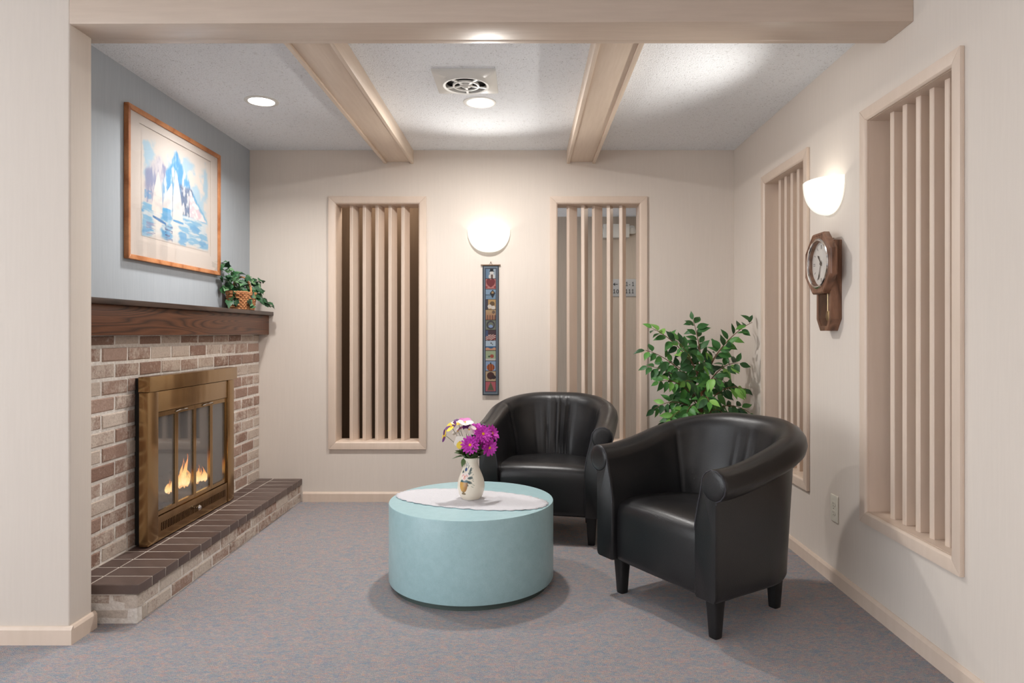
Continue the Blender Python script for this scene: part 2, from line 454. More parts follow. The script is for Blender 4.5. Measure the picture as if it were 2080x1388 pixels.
# ceiling beams: bottom panel between two side boards
for nm, xa0, xa1 in (('trim_beam_1', -.984, -.779), ('trim_beam_2', .284, .482)):
    e = empty(nm, ((xa0 + xa1) / 2, 3.75, ZC), kind='structure')
    hw = (xa1 - xa0) / 2
    ya, yb_ = 2.756 - 3.75, YB - 3.75
    for sx in (-1, 1):
        b_ = sorted((sx * hw, sx * (hw - .02)))
        MB().box((b_[0], ya, 2.346 - ZC), (b_[1], yb_, 0)).build('side_board', BEAM, e, bevel=.003)
    MB().box((-hw + .0205, ya, 2.358 - ZC), (hw - .0205, yb_, 0)).build('soffit_board', BEAM, e, bevel=.003)

# baseboards
BH = .068


def base_prof(t): return [(0, 0), (t, 0), (t, BH - .012), (t - .006, BH - .003), (t - .010, BH), (0, BH)]


mb = MB(); pr = [(YB - q, z) for q, z in base_prof(.014)]
mb.prism(pr, 'x', -1.545, XR); tag(mb.build('baseboard_back', TRIM), kind='structure')
mb = MB(); pr = [(XR - q, z) for q, z in base_prof(.014)]
mb.prism(pr, 'y', -3.2, YB - .0141); tag(mb.build('baseboard_right', TRIM), kind='structure')
mb = MB(); mb.prism([(YF - q, z) for q, z in base_prof(.014)], 'x', -4.6, XP + .014)
mb.prism([(XP + q, z) for q, z in base_prof(.014)], 'y', YF - .0002, YFB + .012)
tag(mb.build('baseboard_front', TRIM), kind='structure')


# ------------------------------------------------------------------ louvred openings
def slat_mesh(h, wd=.084, th=.026, a0=20, a1=20, n=14):
    """a pivoting vertical fin with rounded edges, turned a0 degrees at the foot and a1 at the head"""
    sec = []
    for k in range(4): sec.append((th / 2 * .9 * math.cos(PI + k * PI / 3), -wd / 2 + .004 + .004 * math.sin(PI + k * PI / 3)))
    for k in range(4): sec.append((th / 2 * .9 * math.cos(k * PI / 3), wd / 2 - .004 + .004 * math.sin(k * PI / 3)))
    sec = [(-th / 2, -wd / 2 + .003), (-th / 2 + .003, -wd / 2), (th / 2 - .003, -wd / 2), (th / 2, -wd / 2 + .003),
           (th / 2, wd / 2 - .003), (th / 2 - .003, wd / 2), (-th / 2 + .003, wd / 2), (-th / 2, wd / 2 - .003)]
    vs = []; m = len(sec)
    for i in range(n + 1):
        t = i / n; a = R(-lerp(a0, a1, t)); c, s = math.cos(a), math.sin(a)
        for x, y in sec: vs.append((x * c - y * s, x * s + y * c, h * t))
    fs = [(i * m + k, i * m + (k + 1) % m, (i + 1) * m + (k + 1) % m, (i + 1) * m + k) for i in range(n) for k in range(m)]
    fs += [tuple(range(m))[::-1], tuple(range(n * m, n * m + m))]
    return mesh('slat', vs, fs)


def louvre_window(name, centre, width, rz, angles, depth=.14, inset=.036, jag=.002):
    """local frame: x along the wall, -y into the room; y=0 is the wall face"""
    e = empty(name, (*centre, WH[0]), rz, kind='structure')
    H = WH[1] - WH[0]; hw = width / 2
    T = .017
    for k, (p, q) in enumerate((((-hw, 0), (hw, 0)), ((hw, 0), (hw, H)), ((hw, H), (-hw, H)), ((-hw, H), (-hw, 0)))):
        p, q = Vector(p), Vector(q); d = (q - p).normalized(); nrm = Vector((-d.y, d.x))
        o0, o1 = p, q; i0, i1 = p + nrm * CW + d * CW, q + nrm * CW - d * CW
        m0, m1 = p + nrm * (CW - .008) + d * (CW - .008), q + nrm * (CW - .008) - d * (CW - .008)
        vs = []
        for (pt, yy) in ((o0, -.0005), (o1, -.0005), (i1, -.0005), (i0, -.0005), (o0, -T), (o1, -T), (m1, -T), (m0, -T), (i1, -T + .007), (i0, -T + .007)):
            vs.append((pt.x, yy, pt.y))
        MB().add(vs, [(0, 1, 2, 3), (4, 7, 6, 5), (7, 9, 8, 6), (0, 4, 5, 1), (3, 2, 8, 9), (0, 3, 9, 7, 4), (1, 5, 6, 8, 2)]).build('casing', TRIM, e, bevel=.0022, seg=2)
    mb = MB(); g = CW - .010; t = .011
    i0 = CW - .0
    mb.box((-hw + g, -.001, g), (-hw + g + t, depth, H - g)); mb.box((hw - g - t, -.001, g), (hw - g, depth, H - g))
    mb.box((-hw + g + t, -.001, g), (hw - g - t, depth, g + t)); mb.box((-hw + g + t, -.001, H - g - t), (hw - g - t, depth, H - g))
    mb.build('reveal', TRIM, e)
    inner = width - 2 * (g + t); pitch = inner / 6.35
    z0 = g + t; hh = H - 2 * (g + t)
    for k in range(5):
        a = angles[k]
        a0, a1 = a if isinstance(a, tuple) else (a, a)
        me = slat_mesh(hh - .001, a0=a0, a1=a1)
        link('slat', me, TRIM, e, ((k - 2) * pitch, inset + .042, z0 + .0005), smooth=False)
    return e


for i, (a, b) in enumerate(wins_back):
    ang = ([(24, 20), (22, 19), (25, 21), (22, 18), (20, 18)], [(46, 50), (17, 24), (47, 50), (16, 22), (20, 26)])[i]
    louvre_window('window_%d' % (i + 1), ((a + b) / 2, YB), b - a, 0, ang)
for i, (a, b) in enumerate(wins_right):
    ang = ([(-8, -4)] * 4 + [(-14, -14)], [(-6, -2), (-2, -5), (-5, -8), (-3, -2), (-7, -4)])[i]
    louvre_window('window_%d' % (i + 3), (XR, (a + b) / 2), b - a, R(-90), ang)


# ------------------------------------------------------------------ brick fireplace
rng = random.Random(7)


def piece_mesh(name, L, H, D, ch, jit, seed):
    """brick or paver: face at x=0, length along y, height along z, chamfered face edges"""
    r = random.Random(seed); j = lambda s: r.uniform(-s, s)
    a, b = L / 2, H / 2
    vs = [(-D, -a, -b), (-D, a, -b), (-D, a, b), (-D, -a, b)]
    vs += [(-ch + j(jit), sy * a + j(jit), sz * b + j(jit)) for sy, sz in ((-1, -1), (1, -1), (1, 1), (-1, 1))]
    vs += [(j(jit * .7), sy * (a - ch) + j(jit), sz * (b - ch) + j(jit)) for sy, sz in ((-1, -1), (1, -1), (1, 1), (-1, 1))]
    fs = [(3, 2, 1, 0), (8, 9, 10, 11)]
    for k in range(4):
        m = (k + 1) % 4
        fs += [(k, m, 4 + m, 4 + k), (4 + k, 4 + m, 8 + m, 8 + k)]
    return mesh(name, vs, fs)


fire = empty('fireplace', (XBR, 3.72, 0), 0, 'whitewashed red brick fireplace with raised dark-paved hearth on the left wall', 'fireplace')
FO = Vector((XBR, 3.72, 0))
BL, BHt, BP, CP, CZ = .183, .0595, .196, .0732, .165
bricks = [piece_mesh('brick', BL, BHt, .05, .004, .0018, s) for s in range(5)]
for me in bricks: me.materials.append(BRICK.m)


def put_piece(name, me, loc, rz=0, sc=(1, 1, 1)):
    o = bpy.data.objects.new(name, me); COL.objects.link(o); o.parent = fire
    o.location = Vector(loc) - FO; o.rotation_euler = (R(rng.uniform(-.4, .4)), 0, R(rz)); o.scale = sc
    return o


Y0 = YFB + .004
for k in range(14):
    z0 = CZ + CP * k; hgt = BHt if k < 13 else .040
    y = YB - .003 if k % 2 == 0 else YB + BP / 2 - .003
    while y > Y0:
        y1 = min(y, YB - .003); y0 = max(y - BL, Y0); y -= BP
        segs = [(y0, y1)]
        if z0 + hgt > FBZ[0] and z0 < FBZ[1]:
            segs = []
            if y0 < FBY[0]: segs.append((y0, min(y1, FBY[0] - .002)))
            if y1 > FBY[1]: segs.append((max(y0, FBY[1] + .002), y1))
        for a, b in segs:
            if b - a < .02: continue
            put_piece('brick', rng.choice(bricks), (XBR + rng.uniform(-.0015, .003), (a + b) / 2, z0 + hgt / 2 + rng.uniform(-.001, .001)), 0, (1, (b - a) / BL, hgt / BHt))
# mortar bed
mb = MB(); mx0, mx1 = XL + .0005, XBR - .0032
mb.box((mx0, Y0, .0), (mx1, FBY[0], 1.16)); mb.box((mx0, FBY[1], 0), (mx1, YB - .001, 1.16))
mb.box((mx0, FBY[0], 0), (mx1, FBY[1], FBZ[0])); mb.box((mx0, FBY[0], FBZ[1]), (mx1, FBY[1], 1.16))
mb.build('mortar', MORTAR, fire, loc=-FO)
# hearth
XH, HY0, HTOP, PT = -1.552, 2.737, .160, .038
XHB = -1.563
mb = MB(); mb.box((XBR - .005, HY0 + .012, 0), (XHB - .0032, YB - .001, HTOP - .006))
mb.build('hearth_mortar', MORTAR, fire, loc=-FO)
pav = [piece_mesh('paver', .198, .0985, PT, .0025, .0008, 30 + s) for s in range(3)]
pavh = [piece_mesh('paver', .093, .0985, PT, .0025, .0008, 40 + s) for s in range(3)]
for me in pav + pavh: me.materials.append(PAVER.m)
# pavers are laid flat: face up. local x -> up, y -> across (X), z -> along (Y)
def put_flat(me, x, y, z, sz=1):
    o = bpy.data.objects.new('paver', me); COL.objects.link(o); o.parent = fire
    rot = Matrix(((0, 1, 0), (0, 0, 1), (1, 0, 0))).to_4x4()
    o.matrix_basis = Matrix.Translation(Vector((x, y, z)) - FO) @ rot @ Matrix.Diagonal((1, 1, sz, 1))
    return o


y = HY0; PP = .1063
while y < YB - .02:
    y1 = min(y + .0985, YB - .002); s = (y1 - y) / .0985
    put_flat(rng.choice(pav), XH - .0995, (y + y1) / 2, HTOP + rng.uniform(-.0006, .0006), s)
    put_flat(rng.choice(pavh), XH - .2035 - .0465, (y + y1) / 2, HTOP + rng.uniform(-.0006, .0006), s)
    y += PP
mb = MB(); mb.box((XBR - .004, HY0 + .004, HTOP - PT + .002), (XH - .0022, YB - .001, HTOP - .0016)); mb.build('hearth_grout', GROUT, fire, loc=-FO)
# two brick courses under the pavers, front side and near end
hb_ = [piece_mesh('brick', BL, .053, .05, .004, .0022, 60 + s) for s in range(4)]
for me in hb_: me.materials.append(HBRICK.m)
for k, z0 in enumerate((.003, .0625)):
    y = (2.818 if k == 0 else 2.914) - BP
    while y < YB:
        a, b = max(y + .006, HY0 + (.05 if k == 0 else .008)), min(y + BP - .006, YB - .003)
        if b - a > .02:
            put_piece('brick', rng.choice(hb_), (XHB + rng.uniform(-.001, .002), (a + b) / 2, z0 + .0265), 0, (1, (b - a) / BL, 1))
        y += BP
    # near end, facing -y
    xs = [(XBR, -1.675), (-1.663, XHB)] if k == 1 else [(XBR, -1.60)]
    for a, b in xs:
        put_piece('brick', rng.choice(hb_), ((a + b) / 2, HY0 + .012, z0 + .0265), -90, (1, (b - a) / BL, 1))
o = put_piece('brick', hb_[1], (-1.582, HY0 + .034, .003 + .0265), -45, (1, .34, 1))

# mantel shelf
man = empty('mantel_shelf', (-1.82, 3.72, 1.16), 0, 'dark stained oak mantel shelf above the brick fireplace', 'mantel')
mo = Vector((-1.82, 3.72, 1.16))
MB().box((XL + .001, YFB + .003, 1.16), (-1.782, YB - .002, 1.292)).build('front_board', MANTEL, man, bevel=.003, loc=-mo)
MB().box((XL + .001, YFB + .003, 1.2925), (-1.750, YB - .0015, 1.317)).build('shelf_board', MANTELTOP, man, bevel=.003, loc=-mo)

# brass fireplace insert
ins = empty('fireplace_insert', (-1.80, 3.67, .165), 0, 'antique brass fireplace door frame with smoked bifold glass set in the brick', 'fireplace doors')
io = Vector((-1.80, 3.67, .165))


def ib(name, a, b, mat=BRASS, bev=.002, parent=ins): return MB().box(a, b).build(name, mat, parent, bevel=bev, loc=-io)


ib('left_stile', (-1.812, 3.197, .1665), (-1.770, 3.2895, .8895)).name = 'stile'
ib('stile', (-1.812, 4.0595, .1665), (-1.770, 4.142, .8895))
ib('top_hood', (-1.812, 3.192, .8925), (-1.757, 4.156, .964))
ib('top_panel', (-1.80, 3.2925, .788), (-1.774, 4.0565, .8875))
ib('backing_plate', (-1.811, 3.285, .78), (-1.803, 4.065, .895), BLACK, 0)
lo = MB(); lo.box((-1.80, 3.2915, .247), (-1.774, 4.0575, .282)); lo.box((-1.80, 3.2915, .1665), (-1.774, 4.0575, .207))
lo.box((-1.80, 3.2915, .207), (-1.774, 3.315, .247)); lo.box((-1.80, 4.03, .207), (-1.774, 4.0575, .247))
lo.build('bottom_panel', BRASS, ins, loc=-io)
lv = MB()
for k in range(47):
    yy = 3.319 + k * .0152; lv.box((-1.787, yy, .207), (-1.775, yy + .0075, .247))
lv.build('vent_bars', BRASS, ins, loc=-io)['kind'] = 'stuff'
ib('vent_backing', (-1.803, 3.30, .2), (-1.795, 4.05, .255), BLACK, 0)
mb = MB(); mb.box((-1.8515, 3.232, .1668), (-1.812, 3.262, .955)); mb.box((-1.8515, 4.078, .1668), (-1.812, 4.105, .955)); mb.box((-1.8515, 3.262, .86), (-1.812, 4.078, .955))
mb.build('side_flange', BLACK, ins, loc=-io)
kn = MB(); mt = Matrix.Translation((-1.774, 3.67, .232)) @ Matrix.Rotation(R(90), 4, 'Y')
kn.lathe([(.004, 0), (.004, .012), (.012, .014), (.014, .020), (.010, .027), (0, .029)], 16, mt); kn.build('knob', CHROME, ins, smooth=True, loc=-io)
fb = MB()
fb.add([(-1.812, 3.262, .167), (-1.812, 4.078, .167), (-1.812, 4.078, .86), (-1.812, 3.262, .86), (-2.30, 3.40, .167), (-2.30, 3.94, .167), (-2.30, 3.94, .86), (-2.30, 3.40, .86)],
       [(0, 4, 5, 1), (1, 5, 6, 2), (2, 6, 7, 3), (3, 7, 4, 0), (4, 7, 6, 5)])
me = mesh('firebox', fb.v, fb.f); link('firebox', me, SOOT, ins, -io)
dy = (4.0575 - 3.2915) / 4
for k in range(4):
    a, b = 3.2915 + k * dy + .001, 3.2915 + (k + 1) * dy - .001
    xa = -1.797; z0, z1 = .2855, .7845
    d = MB(); s = .016 if k in (0, 3) else .014
    d.box((xa, a, z0), (xa + .016, a + s, z1)); d.box((xa, b - s, z0), (xa + .016, b, z1))
    d.box((xa, a + s, z0), (xa + .016, b - s, z0 + .020)); d.box((xa, a + s, z1 - .022), (xa + .016, b - s, z1))
    dm = d.build('glass_door', BRASS, ins, loc=-io)
    MB().box((xa + .005, a + s, z0 + .020), (xa + .009, b - s, z1 - .022)).build('glass_pane', FIREGLASS, dm)
for yy in (3.53, 3.82):
    MB().tube([(-1.779, yy - .06, .772), (-1.773, yy - .04, .777), (-1.773, yy + .04, .777), (-1.779, yy + .06, .772)], .0035, 6).build('door_clip', CHROME, ins, smooth=True, loc=-io)

# gas logs and flames
logs = empty('gas_log_set', (-1.92, 3.72, .17), 0, 'charred gas logs burning with small orange flames behind the fireplace glass', 'gas logs')
lo_ = Vector((-1.92, 3.72, .17))
LOGM = M('charred_log', lin(70, 60, 56), .95); _n = LOGM.noise(LOGM.coords(), 26, 4, .7)
LOGM.base(LOGM.ramp(_n, [(.35, lin(30, 27, 26)), (.6, lin(92, 82, 76))])); LOGM.bump(_n, .9, .02)
EMBER = M('ember_bed', lin(58, 54, 54), .95); _n = EMBER.noise(EMBER.coords(), 60, 3, .7)
EMBER.base(EMBER.ramp(_n, [(.35, lin(34, 32, 32)), (.65, lin(96, 92, 90))])); EMBER.bump(_n, 1, .02)
mb = MB(); nx, ny = 6, 26
vs = []
for i in range(ny + 1):
    for j in range(nx + 1):
        u, v_ = i / ny, j / nx
        x = lerp(-1.815, -2.1, v_); y = 3.33 + .68 * u
        z = .30 - .06 * (1 - math.sin(PI * min(1, v_ * 1.6 + .12))) + .02 * noise.noise(Vector((x * 18, y * 18, 1)))
        vs.append((x, y, z))
mb.add(vs, [(i * (nx + 1) + j, i * (nx + 1) + j + 1, (i + 1) * (nx + 1) + j + 1, (i + 1) * (nx + 1) + j) for i in range(ny) for j in range(nx)])
mb.box((-1.83, 3.33, .168), (-1.818, 4.01, .27))
mb.build('ember_bed', EMBER, logs, smooth=True, loc=-lo_)
for p, q, r in (((-1.90, 3.42, .30), (-1.92, 4.0, .315), .038), ((-1.97, 3.50, .345), (-1.99, 3.97, .35), .040), ((-1.845, 3.57, .30), (-1.97, 3.72, .385), .024), ((-1.85, 3.93, .30), (-1.98, 3.80, .39), .022)):
    p, q = Vector(p), Vector(q); pts = []; rs = []
    for k in range(9):
        t = k / 8; c = p.lerp(q, t) + Vector((0, 0, .008 * noise.noise(Vector((t * 4, p.y * 9, 0))))); pts.append(c)
        rs.append(r * (1 + .25 * noise.noise(Vector((t * 5, p.x * 30, 3)))) * (.8 if k in (0, 8) else 1))
    MB().tube(pts, rs, 10).build('log', LOGM, logs, smooth=True, loc=-lo_)
fm = bpy.data.materials.new('flame'); fm.use_nodes = True; t = fm.node_tree; t.nodes.clear()
_tc = t.nodes.new('ShaderNodeTexCoord'); _sp = t.nodes.new('ShaderNodeSeparateXYZ'); t.links.new(_tc.outputs['Generated'], _sp.inputs[0])
_rp = t.nodes.new('ShaderNodeValToRGB'); t.links.new(_sp.outputs['Z'], _rp.inputs[0])
e = _rp.color_ramp.elements; e[0].position = 0; e[0].color = (1, .38, .10, 1); e[1].position = 1; e[1].color = (.9, .16, .02, 1)
for p_, c_ in ((.15, (1, .75, .35, 1)), (.45, (1, .62, .2, 1)), (.75, (1, .34, .06, 1))):
    q = e.new(p_); q.color = c_
_em = t.nodes.new('ShaderNodeEmission'); t.links.new(_rp.outputs[0], _em.inputs[0]); _em.inputs[1].default_value = 2.3
_tr = t.nodes.new('ShaderNodeBsdfTransparent'); _mx = t.nodes.new('ShaderNodeMixShader')
_lw = t.nodes.new('ShaderNodeLayerWeight'); _lw.inputs[0].default_value = .35
_ra = t.nodes.new('ShaderNodeValToRGB'); t.links.new(_lw.outputs['Facing'], _ra.inputs[0])
_ra.color_ramp.elements[0].position = .25; _ra.color_ramp.elements[0].color = (.9, .9, .9, 1); _ra.color_ramp.elements[1].position = .9; _ra.color_ramp.elements[1].color = (0, 0, 0, 1)
_nt = t.nodes.new('ShaderNodeTexNoise'); _mp = t.nodes.new('ShaderNodeMapping'); _mp.inputs['Scale'].default_value = (1, 1, .35)
t.links.new(_tc.outputs['Object'], _mp.inputs[0]); t.links.new(_mp.outputs[0], _nt.inputs['Vector']); _nt.inputs['Scale'].default_value = 75; _nt.inputs['Detail'].default_value = 3
_rn = t.nodes.new('ShaderNodeMapRange'); _rn.inputs['From Min'].default_value = .36; _rn.inputs['From Max'].default_value = .56; t.links.new(_nt.outputs['Fac'], _rn.inputs['Value'])
_mu = t.nodes.new('ShaderNodeMath'); _mu.operation = 'MULTIPLY'; t.links.new(_ra.outputs[0], _mu.inputs[0]); t.links.new(_rn.outputs[0], _mu.inputs[1])
t.links.new(_mu.outputs[0], _mx.inputs[0]); t.links.new(_tr.outputs[0], _mx.inputs[1]); t.links.new(_em.outputs[0], _mx.inputs[2])
_o = t.nodes.new('ShaderNodeOutputMaterial'); t.links.new(_mx.outputs[0], _o.inputs[0])
rfl = random.Random(3); FLM = []
for cy, zb, hm, sp, cnt in ((3.55, .337, .13, .055, 6), (3.70, .332, .21, .05, 8), (3.88, .322, .16, .06, 7)):
    for k in range(cnt):
        o_ = rfl.uniform(-1, 1); FLM.append((cy + o_ * sp, zb - (cy + o_ * sp - 3.7) * .02, hm * (1 - .62 * abs(o_)) * rfl.uniform(.6, 1.0), rfl.uniform(.014, .026), -.03 * o_ + rfl.uniform(-.02, .02)))
for (y, z, h, wd, lean) in FLM:
    n = 12; pts = []; rs = []
    for k in range(n + 1):
        tt = k / n
        pts.append((-1.855 + .012 * math.sin(y * 300) + .006 * math.sin(tt * 5 + y * 40), y + lean * tt * tt + .009 * math.sin(tt * 8 + y * 90) * tt, z + h * tt))
        rs.append(max(.0008, wd * (math.sin(PI * min(1, tt * .75 + .22)) ** 1.3) * (1 - tt ** 2.2) * .62 * min(1, .4 + tt * 3.5)))
    MB().tube(pts, rs, 10).build('flame', fm, logs, smooth=True, loc=-lo_)

# ------------------------------------------------------------------ framed watercolour
PY, PZ = (3.252, 4.236), (1.527, 2.272)
pic = empty('framed_picture', (XL, (PY[0] + PY[1]) / 2, (PZ[0] + PZ[1]) / 2), R(90), 'oak framed watercolour of white sailboats below blue mountains on the blue wall', 'picture')
# local: x along +Y world, -y into the room (+X world)
hw, hh, FT, FW = (PY[1] - PY[0]) / 2, (PZ[1] - PZ[0]) / 2, .026, .024
for (p, q) in (((-hw, -hh), (hw, -hh)), ((hw, -hh), (hw, hh)), ((hw, hh), (-hw, hh)), ((-hw, hh), (-hw, -hh))):
    p, q = Vector(p), Vector(q); d = (q - p).normalized(); nr = Vector((-d.y, d.x))
    i0, i1 = p + nr * FW + d * FW, q + nr * FW - d * FW
    vs = [(p.x, -.001, p.y), (q.x, -.001, q.y), (i1.x, -.001, i1.y), (i0.x, -.001, i0.y), (p.x, -FT, p.y), (q.x, -FT, q.y), (i1.x, -FT + .004, i1.y), (i0.x, -FT + .004, i0.y)]
    MB().add(vs, [(0, 1, 2, 3), (4, 7, 6, 5), (0, 4, 5, 1), (3, 2, 6, 7), (0, 3, 7, 4), (1, 5, 6, 2)]).build('frame_rail', OAK, pic, bevel=.003, seg=3)
PAPER = M('mat_board', lin(214, 204, 196), .85)
MB().box((-hw + FW - .002, -.010, -hh + FW - .002), (hw - FW + .002, -.004, hh - FW + .002)).build('backing', PAPER, pic)
ax0, ax1, az0, az1 = 3.385 - 3.744, 4.10 - 3.744, 1.655 - 1.8995, 2.185 - 1.8995
# window mat: a board with a bevelled opening
mb = MB(); ox, oz = hw - FW + .002, hh - FW + .002; g = .022
outer = [(-ox, -oz), (ox, -oz), (ox, oz), (-ox, oz)]; inn = [(ax0 - g, az0 - g), (ax1 + g, az0 - g), (ax1 + g, az1 + g), (ax0 - g, az1 + g)]
vs = [(x, -.0142, z) for x, z in outer] + [(x, -.0142, z) for x, z in inn] + [(x * 1.004, -.0103, z * 1.004) for x, z in inn]
mb.add(vs, [(k, (k + 1) % 4, 4 + (k + 1) % 4, 4 + k) for k in range(4)] + [(4 + k, 4 + (k + 1) % 4, 8 + (k + 1) % 4, 8 + k) for k in range(4)])
mb.build('window_mat', PAPER, pic)


def nz(x, y, s=1, o=0): return noise.fractal(Vector((x * s, y * s, o)), 1, 2, 4)


def tri(u, v, a, b, c):
    def s(p, q): return (q[0] - p[0]) * (v - p[1]) - (q[1] - p[1]) * (u - p[0])
    d = (s(a, b), s(b, c), s(c, a)); return all(x >= 0 for x in d) or all(x <= 0 for x in d)


def watercolour(u, v):
    paper = (212, 203, 196); c = paper
    n1, n2, n3 = nz(u, v, 6), nz(u, v, 16, 3), nz(u * 6, v * 1.5, 3, 7)
    # pale sky, strongest to the right
    sky = nz(u * 1.2, v, 4.5, 5)
    if v > .30: c = mixc(c, (146, 188, 214), .7 * sstep(-.1, .4, sky + (.22 if u > .60 else -.1)))
    # left cliff: faint lilac wash
    left = .86 - 1.1 * abs(u - .24) + .05 * n1
    if v > .33:
        k = sstep(.02, -.06, v - left) * sstep(.02, .07, u) * sstep(.42, .34, u)
        c = mixc(c, mixc((196, 192, 198), (134, 140, 172), sstep(-.25, .35, n3)), .9 * k)
        if k > .3 and u < .13 and v < .45: c = mixc(c, (78, 140, 190), .6 * sstep(-.2, .2, n2))
    # high peak: bright blue streaks over white
    top = .97 - (1.35 if u > .47 else 1.75) * abs(u - .47) + .06 * n1
    if v > .32 and .24 < u < .80:
        k = sstep(.02, -.05, v - top) * sstep(.24, .32, u)
        c = mixc(c, mixc((84, 152, 200), (200, 212, 218), sstep(-.12, .45, n3 + .25 * n2)), .95 * k)
        if .50 < u < .74 and v < .66:
            g = k * sstep(.5, .56, u) * sstep(.66, .60, v)
            c = mixc(c, mixc((104, 118, 146), (206, 202, 202), sstep(-.12, .3, nz(u * 9, v * 3.5, 2, 4))), .9 * g)
            if nz(u * 9, v * 4, 3, 21) > .28: c = mixc(c, (66, 82, 112), .55 * g)
    # far hill, pinkish, with a blue ridge line
    hill = .60 - (u - .70) * 1.0 + .02 * n2
    if .32 < v and u > .68:
        k = sstep(.01, -.02, v - hill)
        c = mixc(c, mixc((214, 190, 198), (228, 218, 216), sstep(-.2, .3, n2)), k)
        c = mixc(c, (92, 162, 200), .75 * math.exp(-((v - hill) / .022) ** 2) * sstep(.70, .76, u))
    # water
    wl = .335 + .012 * n1
    if v < wl:
        st = nz(u * 3.5, v * 18, 1.7, 1); wv_ = mixc((126, 176, 206), (198, 206, 210), sstep(-.3, .3, st))
        blot = nz(u * 1.3, v * 2.6, 3.6, 11) + (.15 if u > .5 and v < .22 else 0)
        wv_ = mixc(wv_, (88, 154, 200), .75 * sstep(.05, .42, blot))
        for ux in (.20, .46): wv_ = mixc(wv_, (226, 219, 212), .85 * (1 - sstep(.035, .075, abs(u - ux + .014 * math.sin(v * 70)))))
        if abs(u - .365) < .055 and v < .17 and nz(u * 3, v * 26, 2, 8) > .02: wv_ = mixc(wv_, (86, 102, 140), .75)
        if abs(u - .12) < .06 and v < .15 and nz(u * 3, v * 26, 2, 15) > .16: wv_ = mixc(wv_, (140, 140, 172), .7)
        c = mixc(c, wv_, sstep(0, .02, wl - v))
    # sails: curved white shapes left as paper
    def sail(x0, x1, xt, y0, y1, bl, br):
        t = (v - y0) / (y1 - y0)
        if not 0 <= t <= 1: return 0
        l = lerp(x0, xt, t) + bl * math.sin(PI * t); r = lerp(x1, xt + .006, t) + br * math.sin(PI * t)
        return sstep(-.004, .004, u - l) * sstep(-.004, .004, r - u)
    for ar in ((.13, .275, .215, .27, .66, -.012, .018), (.425, .575, .462, .245, .76, -.012, .020), (.275, .405, .405, .335, .60, -.02, .0)):
        k = sail(*ar); c = mixc(c, mixc((222, 214, 207), (204, 198, 197), sstep(.05, .5, n1)), .95 * k)
    if abs(u - .412 - .015 * v) < .0035 and .27 < v < .68: c = mixc(c, (120, 124, 142), .8)
    # hulls
    def hull(cx, cy, L, H, sl, col, cc):
        x = (u - cx) / L; d_ = v - cy - sl * x * L
        return cc if abs(x) > 1 else mixc(cc, col, .9 * sstep(1, .8, abs(x)) * sstep(H * (1 - .5 * abs(x)), H * .45, abs(d_)))
    c = hull(.235, .195, .10, .020, -.22, (60, 116, 172), c); c = hull(.505, .235, .085, .018, -.02, (70, 144, 196), c); c = hull(.335, .315, .06, .026, 0, (84, 160, 206), c)
    ed = min(u, 1 - u, v, 1 - v) + .035 * n1 + .015 * n2
    if v > .9: ed = min(ed, (.985 - v) * .6 + .05 * n1)
    return lin(*mixc(paper, c, sstep(.0, .045, ed)))


def paint_grid(name, x0, x1, z0, z1, nx, nz_, y, fn, mat, parent, bend=None):
    vs = []; cols = []
    for j in range(nz_ + 1):
        for i in range(nx + 1):
            u, v = i / nx, j / nz_
            vs.append((lerp(x0, x1, u), y + (bend(u, v) if bend else 0), lerp(z0, z1, v))); cols.append(fn(u, v))
    m = nx + 1
    me = mesh(name, vs, [(j * m + i, j * m + i + 1, (j + 1) * m + i + 1, (j + 1) * m + i) for j in range(nz_) for i in range(nx)])
    ca = me.color_attributes.new('Col', 'FLOAT_COLOR', 'POINT')
    for k, c in enumerate(cols): ca.data[k].color = (*c, 1)
    return link(name, me, mat, parent)


PRINT = attr_mat('printed_paper', .8)
paint_grid('painting', ax0, ax1, az0, az1, 320, 240, -.0108, watercolour, PRINT, pic)
MB().box((-hw + FW - .001, -.0190, -hh + FW - .001), (hw - FW + .001, -.0175, hh - FW + .001)).build('glass_pane', CLEAR, pic)

# ------------------------------------------------------------------ ivy basket on the mantel
BC = Vector((-1.836, 4.41, 1.3175))
bas = empty('ivy_basket', BC, 0, 'honey wicker basket of trailing green ivy on the mantel end', 'plant basket')
WICK = M('honey_wicker', lin(190, 132, 86), .6); _n = WICK.noise(WICK.coords(), 50, 2)
WICK.base(WICK.ramp(_n, [(.3, lin(164, 104, 64)), (.7, lin(214, 158, 108))]))


def rrect(a, b, r, t):
    """point on a rounded rectangle, t in 0..1"""
    n = 4.5; th = 2 * PI * t; c, s = math.cos(th), math.sin(th)
    return (a * math.copysign(abs(c) ** (2 / n), c), b * math.copysign(abs(s) ** (2 / n), s))


wv = MB(); NS = 26
for row in range(9):
    z = .008 + row * .0115; gr = 1 + .022 * row
    pts = []
    for k in range(105):
        t = k / 104; x, y = rrect(.054 * gr, .094 * gr, 0, t); w_ = 1 + .035 * math.cos(PI * (t * NS + row)); pts.append((x * w_, y * w_, z))
    wv.tube(pts, .0058, 6, cap=False)
wv.build('woven_side', WICK, bas, smooth=True)
stk = MB()
for k in range(NS):
    x, y = rrect(.054, .094, 0, (k + .5) / NS); stk.tube([(x, y, .002), (x * 1.2, y * 1.2, .108)], .0032, 5)
stk.build('stakes', WICK, bas, smooth=True)
rim = MB()
for o_ in (0, PI):
    rim.tube([(rrect(.065, .113, 0, k / 104)[0], rrect(.065, .113, 0, k / 104)[1], .110 + .005 * math.sin(k * 1.2 + o_)) for k in range(105)], .006, 6, cap=False)
rim.build('braided_rim', WICK, bas, smooth=True)
MB().prism([rrect(.05, .09, 0, k / 24) for k in range(24)], 'z', 0, .09).build('soil', SOOT, bas)
hd_ = MB()
